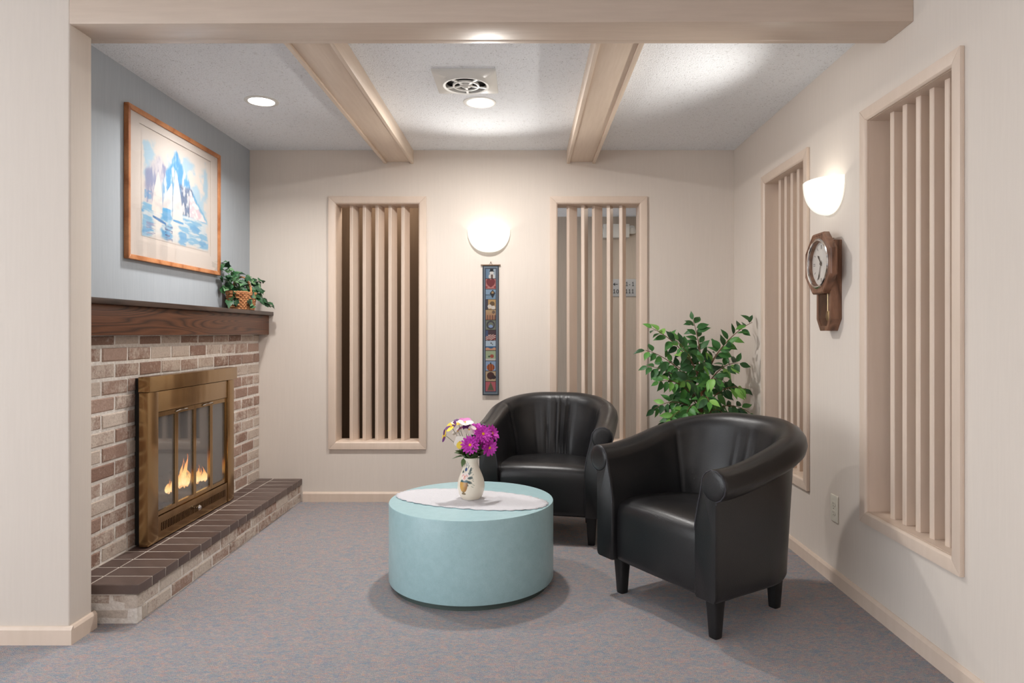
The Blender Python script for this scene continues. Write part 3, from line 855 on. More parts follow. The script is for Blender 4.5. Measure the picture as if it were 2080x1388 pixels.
for k in range(3):
    hd_.tube([(.062 * math.cos(PI * q / 24), (k - 1) * .007 + .003 * math.sin(q * 1.1 + k * 2), .105 + .11 * math.sin(PI * q / 24)) for q in range(25)], .005, 6)
hd_.build('handle', WICK, bas, smooth=True)


def leaf_mesh(name, outline, fold=.25, curl=.18, mat=None):
    """leaf along +y with a mid-rib fold; outline = [(t, half width)]"""
    vs = []; n = len(outline)
    for t, hw_ in outline:
        z = -curl * t * t
        vs += [(-hw_, t, z + fold * hw_), (0, t, z), (hw_, t, z + fold * hw_)]
    fs = []
    for i in range(n - 1):
        a = i * 3; fs += [(a, a + 1, a + 4, a + 3), (a + 1, a + 2, a + 5, a + 4)]
    me = mesh(name, vs, fs)
    bm = bmesh.new(); bm.from_mesh(me); bmesh.ops.remove_doubles(bm, verts=bm.verts, dist=1e-5); bm.to_mesh(me); bm.free()
    if mat: me.materials.append(mat.m)
    me.shade_smooth(); return me


IVY = [leaf_mesh('leaf', [(-.1, .0), (-.16, .30), (.05, .46), (.2, .40), (.32, .52), (.5, .34), (.72, .17), (1.0, 0)], .3, c, IVYLEAF) for c in (.1, .35)]


def orient(d, nrm):
    y = Vector(d).normalized(); n = Vector(nrm); n = (n - y * n.dot(y))
    if n.length < 1e-3: n = y.orthogonal()
    z = n.normalized(); x = y.cross(z)
    return Matrix((x, y, z)).transposed().to_4x4()


def put_leaf(me, parent, base, d, nrm, size, wd=1):
    o = bpy.data.objects.new('leaf', me); COL.objects.link(o); o.parent = parent
    o.matrix_basis = Matrix.Translation(base) @ orient(d, nrm) @ Matrix.Diagonal((size * wd, size, size, 1)); return o


rg = random.Random(21)
stm = MB(); ivs = []
# stems: end points relative to the basket (x out of the wall, y along the wall, z up)
ends = [(-.03, -.15, .27), (-.02, -.17, .20), (-.04, -.13, .15), (.0, -.12, .10), (.02, -.14, .03), (.03, -.10, .17), (.05, -.04, .20), (-.02, .0, .235), (.03, .04, .22),
        (.04, .12, .20), (.04, .17, .17), (.06, .17, .10), (.09, .14, .05), (.10, .20, .03), (.09, .09, .06), (.075, -.06, .05), (.07, -.03, .02), (.04, -.08, .12), (-.03, .10, .17), (-.03, -.07, .22), (.07, .12, .13), (.02, .16, .13), (-.02, -.10, .10), (-.058, -.18, .26), (-.05, -.18, .13), (-.05, -.19, .19), (.0, -.19, .05), (.12, .22, .03), (.05, .20, .21), (.06, .0, .10), (-.055, -.15, .29)]
for ex, ey, ez in ends:
    p0 = Vector((rg.uniform(-.03, .03), rg.uniform(-.06, .06), .09)); p2 = Vector((ex, ey, ez)); p1 = p0.lerp(p2, .5) + Vector((0, 0, .06))
    pts = [(1 - t) ** 2 * p0 + 2 * t * (1 - t) * p1 + t * t * p2 for t in (k / 7 for k in range(8))]
    pts = [Vector((max(p.x, -.068), p.y, p.z)) for p in pts]
    stm.tube(pts, .0014, 5)
    for k in (3, 5, 6, 7):
        b = pts[k]; sgn = 1 if k % 2 else -1
        d = (p2 - p0).normalized() * .5 + Vector((.25 + rg.uniform(-.4, .5), sgn * .5 + rg.uniform(-.5, .5), -.45 + rg.uniform(-.4, .5)))
        sz = rg.uniform(.034, .052)
        tip = b + d.normalized() * sz
        if tip.x < -.075: d.x = abs(d.x) + .2
        if tip.z < .0: d.z = .15; b.z = max(b.z, .015)
        put_leaf(rg.choice(IVY), bas, b, d, (.6 + rg.uniform(-.5, .5), -.7 + rg.uniform(-.5, .5), .7), sz)
stm.build('stems', GREENSTEM, bas, smooth=True)

# ------------------------------------------------------------------ ceiling: downlights and exhaust fan
for nm_, (x, y), lab in (('downlight', (-1.446, 3.735), 'round white recessed downlight in the left ceiling bay'), ('downlight', (-.254, 3.755), 'round white recessed downlight beside the ceiling exhaust fan')):
    e = empty(nm_, (x, y, ZC), 0, lab, 'ceiling light')
    MB().lathe([(.066, -.001), (.070, -.006), (.082, -.0065), (.090, -.004), (.091, -.0005)], 48, cap=False).build('trim_ring', WHITE, e, smooth=True)
    mb = MB(); mb.lathe([(0, -.0035), (.040, -.0038), (.069, -.0025)], 40); mb.build('diffuser', LAMPDISC, e, smooth=True)
    area_lamp('downlight_lamp', (x, y, ZC - .012), (0, 0, 0), .13, 11 if x < -1 else 19, (1, .97, .94)).data.spread = R(146 if x < -1 else 176)

fan = empty('ceiling_exhaust_fan', (-.300, 3.43, ZC), 0, 'square white ceiling exhaust fan with round open grille', 'exhaust fan')
fp = MB(); S = .155; rI = .115; n = 48
vs = []
for k in range(n):
    a = 2 * PI * k / n; c, s = math.cos(a), math.sin(a); q = S / max(abs(c), abs(s))
    vs += [(c * q, s * q, -.0005), (c * q, s * q, -.010), (c * (q - .012), s * (q - .012), -.016), (c * (rI + .016), s * (rI + .016), -.021), (c * rI, s * rI, -.032), (c * (rI - .012), s * (rI - .012), -.030), (c * (rI - .014), s * (rI - .014), .0)]
fp.add(vs, [(k * 7 + j, ((k + 1) % n) * 7 + j, ((k + 1) % n) * 7 + j + 1, k * 7 + j + 1) for k in range(n) for j in range(6)])
fp.build('cover_plate', WHITE, fan, smooth=True, angle=30)
MB().lathe([(.1005, -.012), (.1005, -.0012), (0, -.0010)], 40, cap=False).build('dark_duct', BLACK, fan)
gr = MB()
for k in range(5):
    a = R(90 + 72 * k); m = Matrix.Rotation(a, 4, 'Z'); gr.box((.03, -.006, -.030), (.104, .006, -.024), m)
gr.lathe([(.058, -.032), (.067, -.032), (.067, -.023), (.058, -.023)], 36, closed=True)
gr.build('grille', WHITE, fan)
MB().lathe([(0, -.042), (.009, -.041), (.012, -.036), (.024, -.033), (.032, -.028), (.032, -.012), (0, -.012)], 28).build('hub', WHITE, fan, smooth=True)


# ------------------------------------------------------------------ wall sconces
def sconce(loc, rz, label):
    e = empty('wall_sconce', loc, rz, label, 'wall lamp', 'half-bowl glass wall sconces')
    # local: -y into the room; rim at z=0
    rx, ry, rz_ = .150, .115, .158; nu, nv = 28, 14
    vs = []
    for off in (0, .006):
        for j in range(nv + 1):
            ph = (PI / 2) * j / nv
            for i in range(nu + 1):
                th = PI * i / nu
                r_ = math.cos(ph) ** .85
                vs.append(((rx - off) * math.cos(th) * r_, -(ry - off) * math.sin(th) * r_ - .004, -(rz_ - off) * math.sin(ph) ** .95 - .0 + (0)))
    m = nu + 1; fs = []; O = (nv + 1) * m
    for j in range(nv):
        for i in range(nu):
            a = j * m + i; fs.append((a, a + 1, a + m + 1, a + m)); fs.append((O + a, O + a + m, O + a + m + 1, O + a + 1))
    for i in range(nu): fs.append((i, O + i, O + i + 1, i + 1))
    mb = MB().add(vs, fs); mb.build('glass_bowl', SCONCE, e, smooth=True)
    pb = MB(); pb.prism([(.143 * math.cos(PI + PI * k / 20), .150 * math.sin(PI + PI * k / 20)) for k in range(21)], 'y', -.0035, -.0005); pb.build('back_plate', WHITE, e)
    bu = MB().lathe([(0, -.145), (.012, -.143), (.015, -.135), (.02, -.12), (.02, -.112), (.012, -.104), (0, -.102)], 16, Matrix.Translation((0, -.045, 0)))
    bu.build('bulb', emit_mat('lit_bulb', (1, .9, .74), 6), e, smooth=True)
    l = bpy.data.lights.new('sconce_lamp', 'POINT'); l.energy = .7; l.color = (1, .92, .80); l.shadow_soft_size = .025
    o = bpy.data.objects.new('sconce_lamp', l); COL.objects.link(o); o.parent = e; o.location = (0, -.088, -.072)
    u = bpy.data.lights.new('sconce_uplight', 'SPOT'); u.energy = 48; u.color = (1, .96, .90); u.spot_size = R(122); u.spot_blend = 1; u.shadow_soft_size = .05
    uo = bpy.data.objects.new('sconce_uplight', u); COL.objects.link(uo); uo.parent = e; uo.location = (0, -.092, -.018); uo.rotation_euler = (-R(180 - 80), 0, 0)
    return e


sconce(((993 - 1068) / 1387 * YB, YB, 1.888), 0, 'half-bowl white glass sconce glowing on the back wall above the tapestry')
sconce((XR, 3.235, 1.888), R(-90), 'half-bowl white glass sconce glowing on the right wall above the clock')

# ------------------------------------------------------------------ tapestry strip
tap = empty('hanging_tapestry', (-.243, YB, 1.19), 0, 'narrow blue-bordered woven banner of twelve seasonal pictures under the back wall sconce', 'wall hanging')


def tapestry(u, v):
    v = 1 - v
    n = nz(u, v * 8, 22, 2) * .5
    if u < .07 or u > .93 or v < .012 or v > .988: c = (62, 66, 72)
    elif u < .155 or u > .845 or v < .026 or v > .972:
        c = (120, 132, 142) if abs(u - .11) < .02 or abs(u - .89) < .02 or v < .02 or v > .98 else (78, 86, 100)
    elif u < .19 or u > .81: c = (52, 54, 66)
    else:
        p = (v - .026) / .946 * 12; k = min(11, int(p)); y = 1 - (p - k); x = (u - .19) / .62
        if y < .03 or y > .97: return lin(48, 40, 40)
        d = lambda cx, cy: math.hypot((x - cx), (y - cy))
        if k == 0:      # winter snowman
            c = mixc((96, 126, 156), (176, 190, 200), x)
            if d(.6, .22) < .3 or d(.6, .58) < .19: c = (226, 222, 216)
            if abs(x - .6) < .16 and .74 < y < .96: c = (34, 34, 38)
            if abs(x - .6) < .26 and .70 < y < .76: c = (40, 40, 44)
            if abs(x - .62) < .10 and .05 < y < .42: c = (110, 88, 80)
        elif k == 1:    # heart
            c = (190, 122, 118); hx, hy = (x - .5) * 2.3, (y - .52) * 2.4
            if (hx * hx + hy * hy - .8) ** 3 - hx * hx * hy ** 3 < 0: c = (122, 52, 56)
            if d(.1, .2) < .1 or d(.9, .2) < .1: c = (150, 58, 58)
        elif k == 2:    # kite
            c = (136, 164, 190) if y > .45 else (120, 148, 172)
            if abs(y - .42) < .03 and x < .5: c = (50, 62, 70)
            if abs(x - .68) / .28 + abs(y - .6) / (.34 if y > .6 else .5) < 1: c = (44, 44, 48) if d(.68, .66) > .12 else (170, 138, 96)
        elif k == 3:    # sheep and hay
            c = (190, 152, 100) if x > .25 else (70, 66, 76)
            if d(.65, .55) < .25: c = (104, 82, 58)
            if d(.4, .3) < .2 or d(.75, .18) < .2: c = (222, 212, 202)
        elif k == 4:    # garden
            c = mixc((166, 110, 84), (188, 160, 116), y + n)
            if int(x * 8) % 2 and y < .45: c = (116, 80, 66)
            if d(.78, .75) < .16: c = (112, 92, 78)
        elif k == 5:    # bird bath
            c = mixc((92, 98, 86), (132, 138, 116), .5 + n)
            if d(.5, .3) < .22: c = (132, 158, 200)
            if .28 < d(.5, .5) < .42: c = (66, 62, 72)
        elif k == 6:    # red and white stripes
            c = (70, 50, 56) if y > .55 else ((214, 190, 182) if int((y + .15 * math.sin(x * 5)) * 12) % 2 else (122, 42, 44))
            if x < .25 and y > .4: c = (64, 78, 112)
        elif k == 7:    # seaside
            c = (178, 196, 212) if y > .42 else ((44, 92, 132) if y > .24 + .06 * math.sin(x * 9) else (204, 150, 120))
            if d(.55, .72) < .08 or d(.68, .6) < .06: c = (96, 92, 92)
        elif k == 8:    # picnic green
            c = (160, 176, 140) if y > .2 else (196, 188, 184)
            if d(.62, .45) < .19: c = (160, 74, 60)
            if d(.35, .42) < .1: c = (70, 96, 72)
        elif k == 9:    # pumpkin
            c = (140, 164, 196)
            if math.hypot((x - .5) / .4, (y - .36) / .34) < 1: c = mixc((188, 96, 44), (118, 56, 34), .5 + .5 * math.sin(x * 26))
            if abs(x - .5) < .06 and .68 < y < .82: c = (60, 62, 50)
        elif k == 10:   # brown bird
            c = (188, 162, 128)
            if d(.5, .55) < .36: c = mixc((84, 44, 38), (54, 32, 34), .5 + n)
            if d(.8, .4) < .2: c = (50, 36, 38)
        else:           # tree
            c = (184, 92, 100)
            if abs(x - .5) < .34 * (1 - (y - .1) / .85) and .1 < y < .95: c = mixc((74, 84, 62), (110, 98, 74), .5 + .6 * math.sin(y * 40))
        c = mixc(c, (60, 60, 60), .08 + .16 * (.5 + n))
    t = .9 + .12 * math.sin(u * 190) * math.sin(v * 900)
    c = tuple(max(0, min(255, q * t)) for q in c)
    return lin(*c)


WOVEN = attr_mat('woven_tapestry', .95, (400, .4))
tw, z0, z1 = .0565, 742 - 0, 0
tz1 = 1.17 + (677 - 539) / 1387 * 4.73 - 1.19; tz0 = 1.17 + (677 - 803) / 1387 * 4.73 - 1.19
bend = lambda u, v: -.004 * math.sin(v * 7) * .5 - .004 - (.010 * (1 - v) ** 3)
paint_grid('cloth', -tw, tw, tz0, tz1, 60, 400, -.006, tapestry, WOVEN, tap, bend)
paint_grid('cloth_back', -tw, tw, tz0, tz1, 4, 40, -.0045, lambda u, v: lin(70, 70, 74), WOVEN, tap, bend)
MB().tube([(-tw - .012, -.011, tz1 + .001), (tw + .012, -.011, tz1 + .001)], .004, 8).build('rod', STEM, tap, smooth=True)
MB().tube([(-.012, -.011, tz1 + .004), (0, -.006, tz1 + .022), (.012, -.011, tz1 + .004)], .0012, 5).build('cord', STEM, tap)
MB().tube([(0, -.0005, tz1 + .022), (0, -.012, tz1 + .023)], .003, 6).build('nail', BRASS, tap)

# ------------------------------------------------------------------ wall clock
CY, CZ_ = 3.2, 1.496
clk = empty('pendulum_wall_clock', (XR, CY, CZ_), R(-90), 'octagonal brown wooden pendulum clock below the right wall sconce', 'clock')
# local: -y into the room, x along the wall (towards the camera = +x)


def octa(r, k0=PI / 8): return [(r / math.cos(PI / 8) * math.cos(k0 + PI / 4 * k), r / math.cos(PI / 8) * math.sin(k0 + PI / 4 * k)) for k in range(8)]


bw, bz0, bz1 = .078, 1.181 - CZ_, 1.598 - CZ_
side = [(-bw, bz1), (-bw, bz0 + .055), (-bw + .040, bz0), (bw - .040, bz0), (bw, bz0 + .055), (bw, bz1)]
# box body with an open pendulum well in front
wl = [(-bw + .020, -.150), (-bw + .020, bz0 + .060), (-bw + .046, bz0 + .022), (bw - .046, bz0 + .022), (bw - .020, bz0 + .060), (bw - .020, -.150)]
mb = MB(); mb.prism(side, 'y', -.012, -.0005); mb.build('back_board', CLOCKWOOD, clk, bevel=.001)
mb = MB(); N_ = len(side)
mb.prism([(-bw, bz1), (-bw, -.13), (bw, -.13), (bw, bz1)], 'y', -.050, -.0122)
vs = []
for p, q in zip([(-bw, -.13)] + side[1:5] + [(bw, -.13)], [(-bw + .020, -.13)] + wl[1:5] + [(bw - .020, -.13)]):
    vs += [(p[0], -.0122, p[1]), (p[0], -.050, p[1]), (q[0], -.050, q[1]), (q[0], -.0122, q[1])]
fs = []
for k in range(5):
    a, b = k * 4, k * 4 + 4
    for j in range(4): fs.append((a + j, a + (j + 1) % 4, b + (j + 1) % 4, b + j))
mb.add(vs, fs); mb.build('case', CLOCKWOOD, clk, bevel=.0012)
MB().prism([(x * .995, z) for x, z in [(-bw + .0203, -.131)] + wl[1:5] + [(bw - .0203, -.131)]], 'y', -.047, -.0455).build('pendulum_glass', CLEAR, clk)
BRZ = M('pale_brass', lin(206, 184, 140), .3, metal=1)
MB().tube([(0, -.03, -.12), (0, -.03, -.235)], .0025, 6).build('pendulum_rod', BRZ, clk)
MB().lathe([(0, -.003), (.02, -.0028), (.025, 0), (.02, .0028), (0, .003)], 24, Matrix.Translation((0, -.03, -.245)) @ Matrix.Rotation(R(90), 4, 'X')).build('pendulum_bob', BRZ, clk, smooth=True)
# octagonal bezel
ro, ri = .1425, .112
def oct_ring(prof, name, mat, bev=.0015):
    vs = []; m = len(prof)
    for k in range(8):
        a = PI / 8 + PI / 4 * k
        for r, yy in prof: q = r / math.cos(PI / 8); vs.append((q * math.cos(a), yy, q * math.sin(a)))
    return MB().add(vs, [(k * m + j, ((k + 1) % 8) * m + j, ((k + 1) % 8) * m + (j + 1) % m, k * m + (j + 1) % m) for k in range(8) for j in range(m)]).build(name, mat, clk, bevel=bev)


oct_ring([(ro, -.050), (ro, -.074), (ro - .006, -.080), (ro - .012, -.080), (ro - .014, -.077), (ri - .006, -.077), (ri - .010, -.072), (ri - .010, -.050)], 'octagonal_bezel', CLOCKWOOD)
fr_ = Matrix.Rotation(R(90), 4, 'X')
MB().lathe([(.104, .0775), (.106, .083), (.112, .085), (.117, .082), (.118, .0765)], 56, fr_, cap=False).build('chrome_ring', CHROME, clk, smooth=True)
MB().lathe([(.104, .058), (.1045, .080)], 56, fr_, cap=False).build('dial_wall', CLOCKWOOD, clk, smooth=True)
DIAL = M('dial_white', lin(226, 222, 216), .5)
MB().lathe([(0, .060), (.1045, .060), (.1045, .058), (0, .058)], 56, fr_).build('dial', DIAL, clk)
mk = MB()
for k in range(12):
    a = PI / 6 * k; m = Matrix.Rotation(a, 4, 'Y'); ln = .020 if k % 3 == 0 else .014
    for o_ in ((-.004, .004) if k % 3 == 0 else (0,)):
        mk.box((o_ - .0012, -.0608, .088 - ln), (o_ + .0012, -.0602, .088), m)
mk.build('hour_marks', SLOT, clk)
for ang, ln, wd_, nm_ in ((-38, .052, .0035, 'hour_hand'), (200, .080, .0028, 'minute_hand')):
    a = R(ang); m = Matrix.Rotation(a, 4, 'Y')
    mb = MB(); mb.prism([(-wd_ * .6, -.014), (wd_ * .6, -.014), (wd_ * .7, ln * .6), (wd_ * 1.5, ln * .78), (0, ln), (-wd_ * 1.5, ln * .78), (-wd_ * .7, ln * .6)], 'y', -.0645, -.0630)
    mb.v = [tuple(m @ Vector(v)) for v in mb.v]; mb.build(nm_, BLACK, clk)
MB().lathe([(0, .0670), (.007, .0665), (.008, .0615)], 16, fr_).build('hand_boss', BLACK, clk)
MB().lathe([(0, .0795), (.1035, .0795), (.1035, .0785), (0, .0785)], 56, fr_).build('dial_glass', CLEAR, clk)
MB().tube([(0, -.001, bz1 + .018), (0, -.010, bz1 + .016), (0, -.010, bz1 - .001)], .002, 6).build('hanging_hook', BRASS, clk)

# ------------------------------------------------------------------ power outlet
out = empty('power_outlet', (XR, 3.19, .351), R(-90), 'ivory double power outlet low on the right wall below the clock', 'outlet')
MB().box((-.036, -.0065, -.062), (.036, -.0004, .062)).build('cover_plate', IVORY, out, bevel=.004, seg=3)
for s in (-1, 1):
    r_ = MB(); r_.prism([(.017 * math.cos(2 * PI * k / 20), .0145 * max(-.85, min(.85, math.sin(2 * PI * k / 20))) + s * .0205) for k in range(20)], 'y', -.0085, -.006)
    ro_ = r_.build('receptacle', IVORY, out)
    sl = MB()
    for sx, hh_ in ((-.006, .0045), (.006, .0038)): sl.box((sx - .0009, -.0088, s * .0205 - hh_ + .003), (sx + .0009, -.0083, s * .0205 + hh_ + .003))
    sl.lathe([(0, .0088), (.0022, .0088), (.0022, .0083), (0, .0083)], 10, Matrix.Translation((0, 0, s * .0205 - .008)) @ fr_)
    sl.build('slots', SLOT, ro_)
MB().lathe([(0, .0082), (.003, .0078), (.0032, .0062)], 12, fr_).build('screw', CHROME, out)

# ------------------------------------------------------------------ corridor beyond the second louvre
sg = empty('room_number_sign', (1.08, 7.45, 1.665), 0, 'grey room direction sign on the corridor wall seen through the louvre', 'sign')
SIGN = M('sign_grey', lin(178, 180, 182), .5); INK = M('sign_ink', lin(28, 30, 34), .6)
MB().box((-.15, -.012, -.095), (.22, -.0005, .095)).build('panel', SIGN, sg, bevel=.003)


def text(name, s, loc, size, parent, mat, rot=(R(90), 0, 0)):
    cu = bpy.data.curves.new(name, 'FONT'); cu.body = s; cu.size = size; cu.extrude = .0006; cu.space_character = 1.12
    tmp = bpy.data.objects.new(name, cu)
    me = bpy.data.meshes.new_from_object(tmp); bpy.data.objects.remove(tmp); me.materials.clear()
    o = link(name, me, mat, parent, loc); o.rotation_euler = rot
    return o


ADV = .0335
for row_, zz, x_0 in (('101-1', .018, -.058), ('107-111', -.062, -.128)):
    for k, ch in enumerate(row_):
        xx = x_0 + ADV * k
        if ch == '1':
            g = MB(); g.box((xx + .009, -.0133, zz), (xx + .0155, -.0123, zz + .046)); g.box((xx + .001, -.0133, zz), (xx + .0235, -.0123, zz + .0055))
            g.prism([(xx + .001, zz + .034), (xx + .003, zz + .0315), (xx + .010, zz + .040), (xx + .010, zz + .046)], 'y', -.0133, -.0123); g.build('lettering', INK, sg)
        else: text('lettering', ch, (xx - .001, -.0127, zz), .062, sg, INK)
ar = MB(); ar.box((-.125, -.0133, .035), (-.078, -.0123, .041)); ar.prism([(-.128, .038), (-.110, .055), (-.105, .051), (-.117, .038), (-.105, .025), (-.110, .021)], 'y', -.0133, -.0123)
ar.build('arrow', INK, sg)
em = empty('emergency_light', (1.0, 7.45, 2.28), 0, 'white twin-head emergency light high on the corridor wall seen through the louvre', 'emergency light')
MB().box((-.16, -.08, -.075), (.12, -.0005, .07)).build('housing', WHITE, em, bevel=.006)
for s in (-.185, .15):
    MB().lathe([(.03, 0), (.055, -.06), (.05, -.064), (0, -.064)], 16, Matrix.Translation((s, -.05, .045)) @ Matrix.Rotation(R(35), 4, 'X')).build('lamp_head', WHITE, em, smooth=True)


# ------------------------------------------------------------------ tub armchairs
def path_pt(q):
    """U-shaped plan line, q 0..1 from the right arm front round the back to the left arm front; returns point and outward normal"""
    A, B, YS, YFR, N_ = .298, .300, -.05, -.345, 2.35
    La = YS - YFR; L = 2 * La + 1.0; s = q * L
    if s < La: return Vector((A, YFR + s)), Vector((1, 0))
    if s > L - La: return Vector((-A, YFR + (L - s))), Vector((-1, 0))
    th = (s - La) / 1.0 * PI
    # even out the speed along the superellipse
    c, sn = math.cos(th), math.sin(th)
    x = A * math.copysign(abs(c) ** (2 / N_), c); y = B * abs(sn) ** (2 / N_)
    n = Vector((math.copysign(abs(x / A) ** (N_ - 1), x) / A, (y / B) ** (N_ - 1) / B)).normalized()
    return Vector((x, YS + y)), n


def resample(n):
    raw = [path_pt(k / 1500) for k in range(1501)]
    d = [0]
    for k in range(1500): d.append(d[-1] + (raw[k + 1][0] - raw[k][0]).length)
    out = []; j = 0
    for i in range(n + 1):
        t = d[-1] * i / n
        while j < 1499 and d[j + 1] < t: j += 1
        f = (t - d[j]) / max(1e-9, d[j + 1] - d[j]); out.append((raw[j][0].lerp(raw[j + 1][0], f), raw[j][1].lerp(raw[j + 1][1], f).normalized()))
    return out


def armchair(loc, rz, label, folds=(), fold_depth=.006):
    e = empty('tub_armchair', (*loc, 0), R(rz), label, 'armchair', 'black leather tub armchairs')
    NP = 150; P = resample(NP); bot = .165

    def section(i):
        q = i / NP; m = abs(q - .5) * 2              # 0 back centre, 1 arm front
        (p, n) = P[i]
        H = .664 + .128 * (1 - sstep(.10, .98, m)); bk = 1 - sstep(.25, .62, m)
        r = lerp(.060, .064, bk); rc = lerp(.040, .048, bk)      # roll radius, roll centre offset
        zc = H - r
        pts = []
        inb = lerp(-.058, -.092, bk)
        seam = -.006 * (math.exp(-((m - .47) / .014) ** 2))
        inn = [(inb, .30), (inb, .38), (inb, .42), (lerp(inb, rc - r, .16), lerp(.42, zc, .25)), (lerp(inb, rc - r, .42), lerp(.42, zc, .5)), (lerp(inb, rc - r, .74), lerp(.42, zc, .75)), (lerp(inb, rc - r, .93), lerp(.42, zc, .92))]
        for a, z in inn: pts.append([a, z])
        for k in range(10):
            an = R(180 - k * 26); pts.append([rc + r * math.cos(an), zc + r * math.sin(an)])
        zcr = zc - r * .98
        ob = lerp(.052, .020, bk)
        pts.append([.058 - .004, zcr]); pts.append([.0535, zcr - .010])
        for t in (.2, .45, .7, .9): pts.append([lerp(.054, ob, t), lerp(zcr - .01, bot + .02, t)])
        pts.append([ob, bot + .016]); pts.append([ob - .006, bot + .004]); pts.append([ob - .016, bot])
        pts.append([-.05, bot]); pts.append([inb, bot + .01])
        nseg = len(inn) + 4
        for j in range(1, nseg): pts[j][0] += -seam * (1 if j < nseg - 1 else .4)
        if bk > .05:
            for (qc, wd, dp, za, zb) in folds:
                g = math.exp(-((q - qc) / wd) ** 2)
                if g > .01:
                    for j in range(1, len(inn) + 2):
                        z = pts[j][1]; pts[j][0] += dp * g * sstep(za - .05, za + .05, z) * (1 - sstep(zb - .04, zb + .04, z))
        return [Vector((p.x + n.x * a, p.y + n.y * a, z)) for a, z in pts]

    rows = [section(i) for i in range(NP + 1)]
    m = len(rows[0])

    def cap(row, sgn):
        """rounded end of the arm: a few shrinking rings pushed forward"""
        c = sum(row, Vector()) / m; out = []
        for f, s in ((.005, .99), (.011, .96), (.014, .90)):
            ring = []
            for k, v in enumerate(row):
                # shrink towards the stem axis rather than the centroid
                tx = c.x if v.z < .55 else lerp(c.x, row[11].x + (row[7].x - row[11].x) * .5, sstep(.5, .6, v.z)); tz = max(bot + .03, min(v.z, .60))
                ring.append(Vector((lerp(tx, v.x, s), v.y - f, lerp(tz, v.z, s))))
            out.append(ring)
        return out
    first = cap(rows[0], 1); last = cap(rows[-1], -1)
    allr = first[::-1] + rows + last
    vs = [v for r_ in allr for v in r_]; nr = len(allr)
    fs = [(i * m + j, (i + 1) * m + j, (i + 1) * m + (j + 1) % m, i * m + (j + 1) % m) for i in range(nr - 1) for j in range(m)]
    mb = MB().add(vs, fs)
    # end caps as strips between inner and outer side of the section
    for base, fl_ in ((0, False), ((nr - 1) * m, True)):
        lo_, hi = 0, m - 1
        while hi - lo_ > 1:
            f = (base + lo_, base + lo_ + 1, base + hi - 1, base + hi) if hi - lo_ > 2 else (base + lo_, base + lo_ + 1, base + hi)
            mb.f.append(f); lo_ += 1; hi -= 1
    mb.build('shell', LEATHER, e, smooth=True, angle=50)
    for row in (first[1], last[1]):
        # piping runs up the inside, over the roll and down the outside
        MB().tube([v + Vector((0, -.002, 0)) for v in row[2:19]], .0028, 6).build('piping', PIPE, e, smooth=True)
    for x_ in (-1, 1):
        p_ = P[0][0]; cx = x_ * (p_.x + .040); mt_ = Matrix.Translation((cx, p_.y - .0135, .664 - .060)) @ Matrix.Rotation(R(90), 4, 'X')
        MB().lathe([(.0575, -.004), (.0565, .0005), (.052, .0035), (.034, .0055), (0, .0062)], 28, mt_).build('arm_cap', LEATHER, e, smooth=True, angle=60)
    # seat with front apron
    sw = .243; nx = 22
    prof = [(.235, .400), (.10, .407), (.0, .417), (-.12, .424), (-.22, .426), (-.275, .4235), (-.305, .415), (-.322, .402), (-.331, .384), (-.334, .36), (-.335, .30), (-.335, .24), (-.335, .19), (-.332, .172), (-.322, .163), (-.2, .163), (.235, .163)]
    vs = []
    for i in range(nx + 1):
        u = i / nx * 2 - 1; x = sw * u; ed = 1 - abs(u) ** 6
        for y, z in prof:
            cr = .008 * (1 - u * u) + .010 * sstep(.36, .42, z) if z > .35 else 0
            er = (.003 * (1 - ed)) if z > .37 else 0
            yb = y + .004 * (1 - ed) if y < -.3 else (y if y < .13 else lerp(.20, .11, u * u))
            yy = yb - (.006 * (1 - u * u) if y < -.3 else 0)
            vs.append((x, yy, z + cr - er))
    mm = len(prof)
    mb = MB().add(vs, [(i * mm + j, (i + 1) * mm + j, (i + 1) * mm + (j + 1) % mm, i * mm + (j + 1) % mm) for i in range(nx) for j in range(mm)])
    mb.f += [tuple(range(mm)), tuple(range(nx * mm, nx * mm + mm))[::-1]]
    mb.build('seat', LEATHER, e, smooth=True, angle=60)
    MB().prism([(.29, -.32), (.29, .0), (.22, .16), (.12, .23), (-.12, .23), (-.22, .16), (-.29, .0), (-.29, -.32)], 'z', .160, .168).build('dust_cover', BLACK, e)
    for x, y in ((.272, -.275), (-.272, -.275), (.205, .165), (-.205, .165)):
        mb = MB(); n = 16; vs = []
        for (z, r_, tt) in ((0, .0185, 1), (.004, .020, 1), (.10, .026, 1), (.166, .031, 1)):
            for k in range(n):
                a = 2 * PI * k / n; c, s_ = math.cos(a), math.sin(a); q = 5
                vs.append((x * (1 + (0 if z > .1 else .0)) + r_ * math.copysign(abs(c) ** (2 / q), c), y + r_ * math.copysign(abs(s_) ** (2 / q), s_), z))
        mb.add(vs, [(i * n + k, i * n + (k + 1) % n, (i + 1) * n + (k + 1) % n, (i + 1) * n + k) for i in range(3) for k in range(n)] + [tuple(range(n))[::-1], tuple(range(3 * n, 4 * n))])
        mb.build('leg', LEGWOOD, e, smooth=True, angle=50)
    return e


def chair_at(mid, th):
    """origin of a chair whose front-leg midpoint stands at mid"""
    a = R(th); return (mid[0] - (-math.sin(a)) * (-.275), mid[1] - math.cos(a) * (-.275))


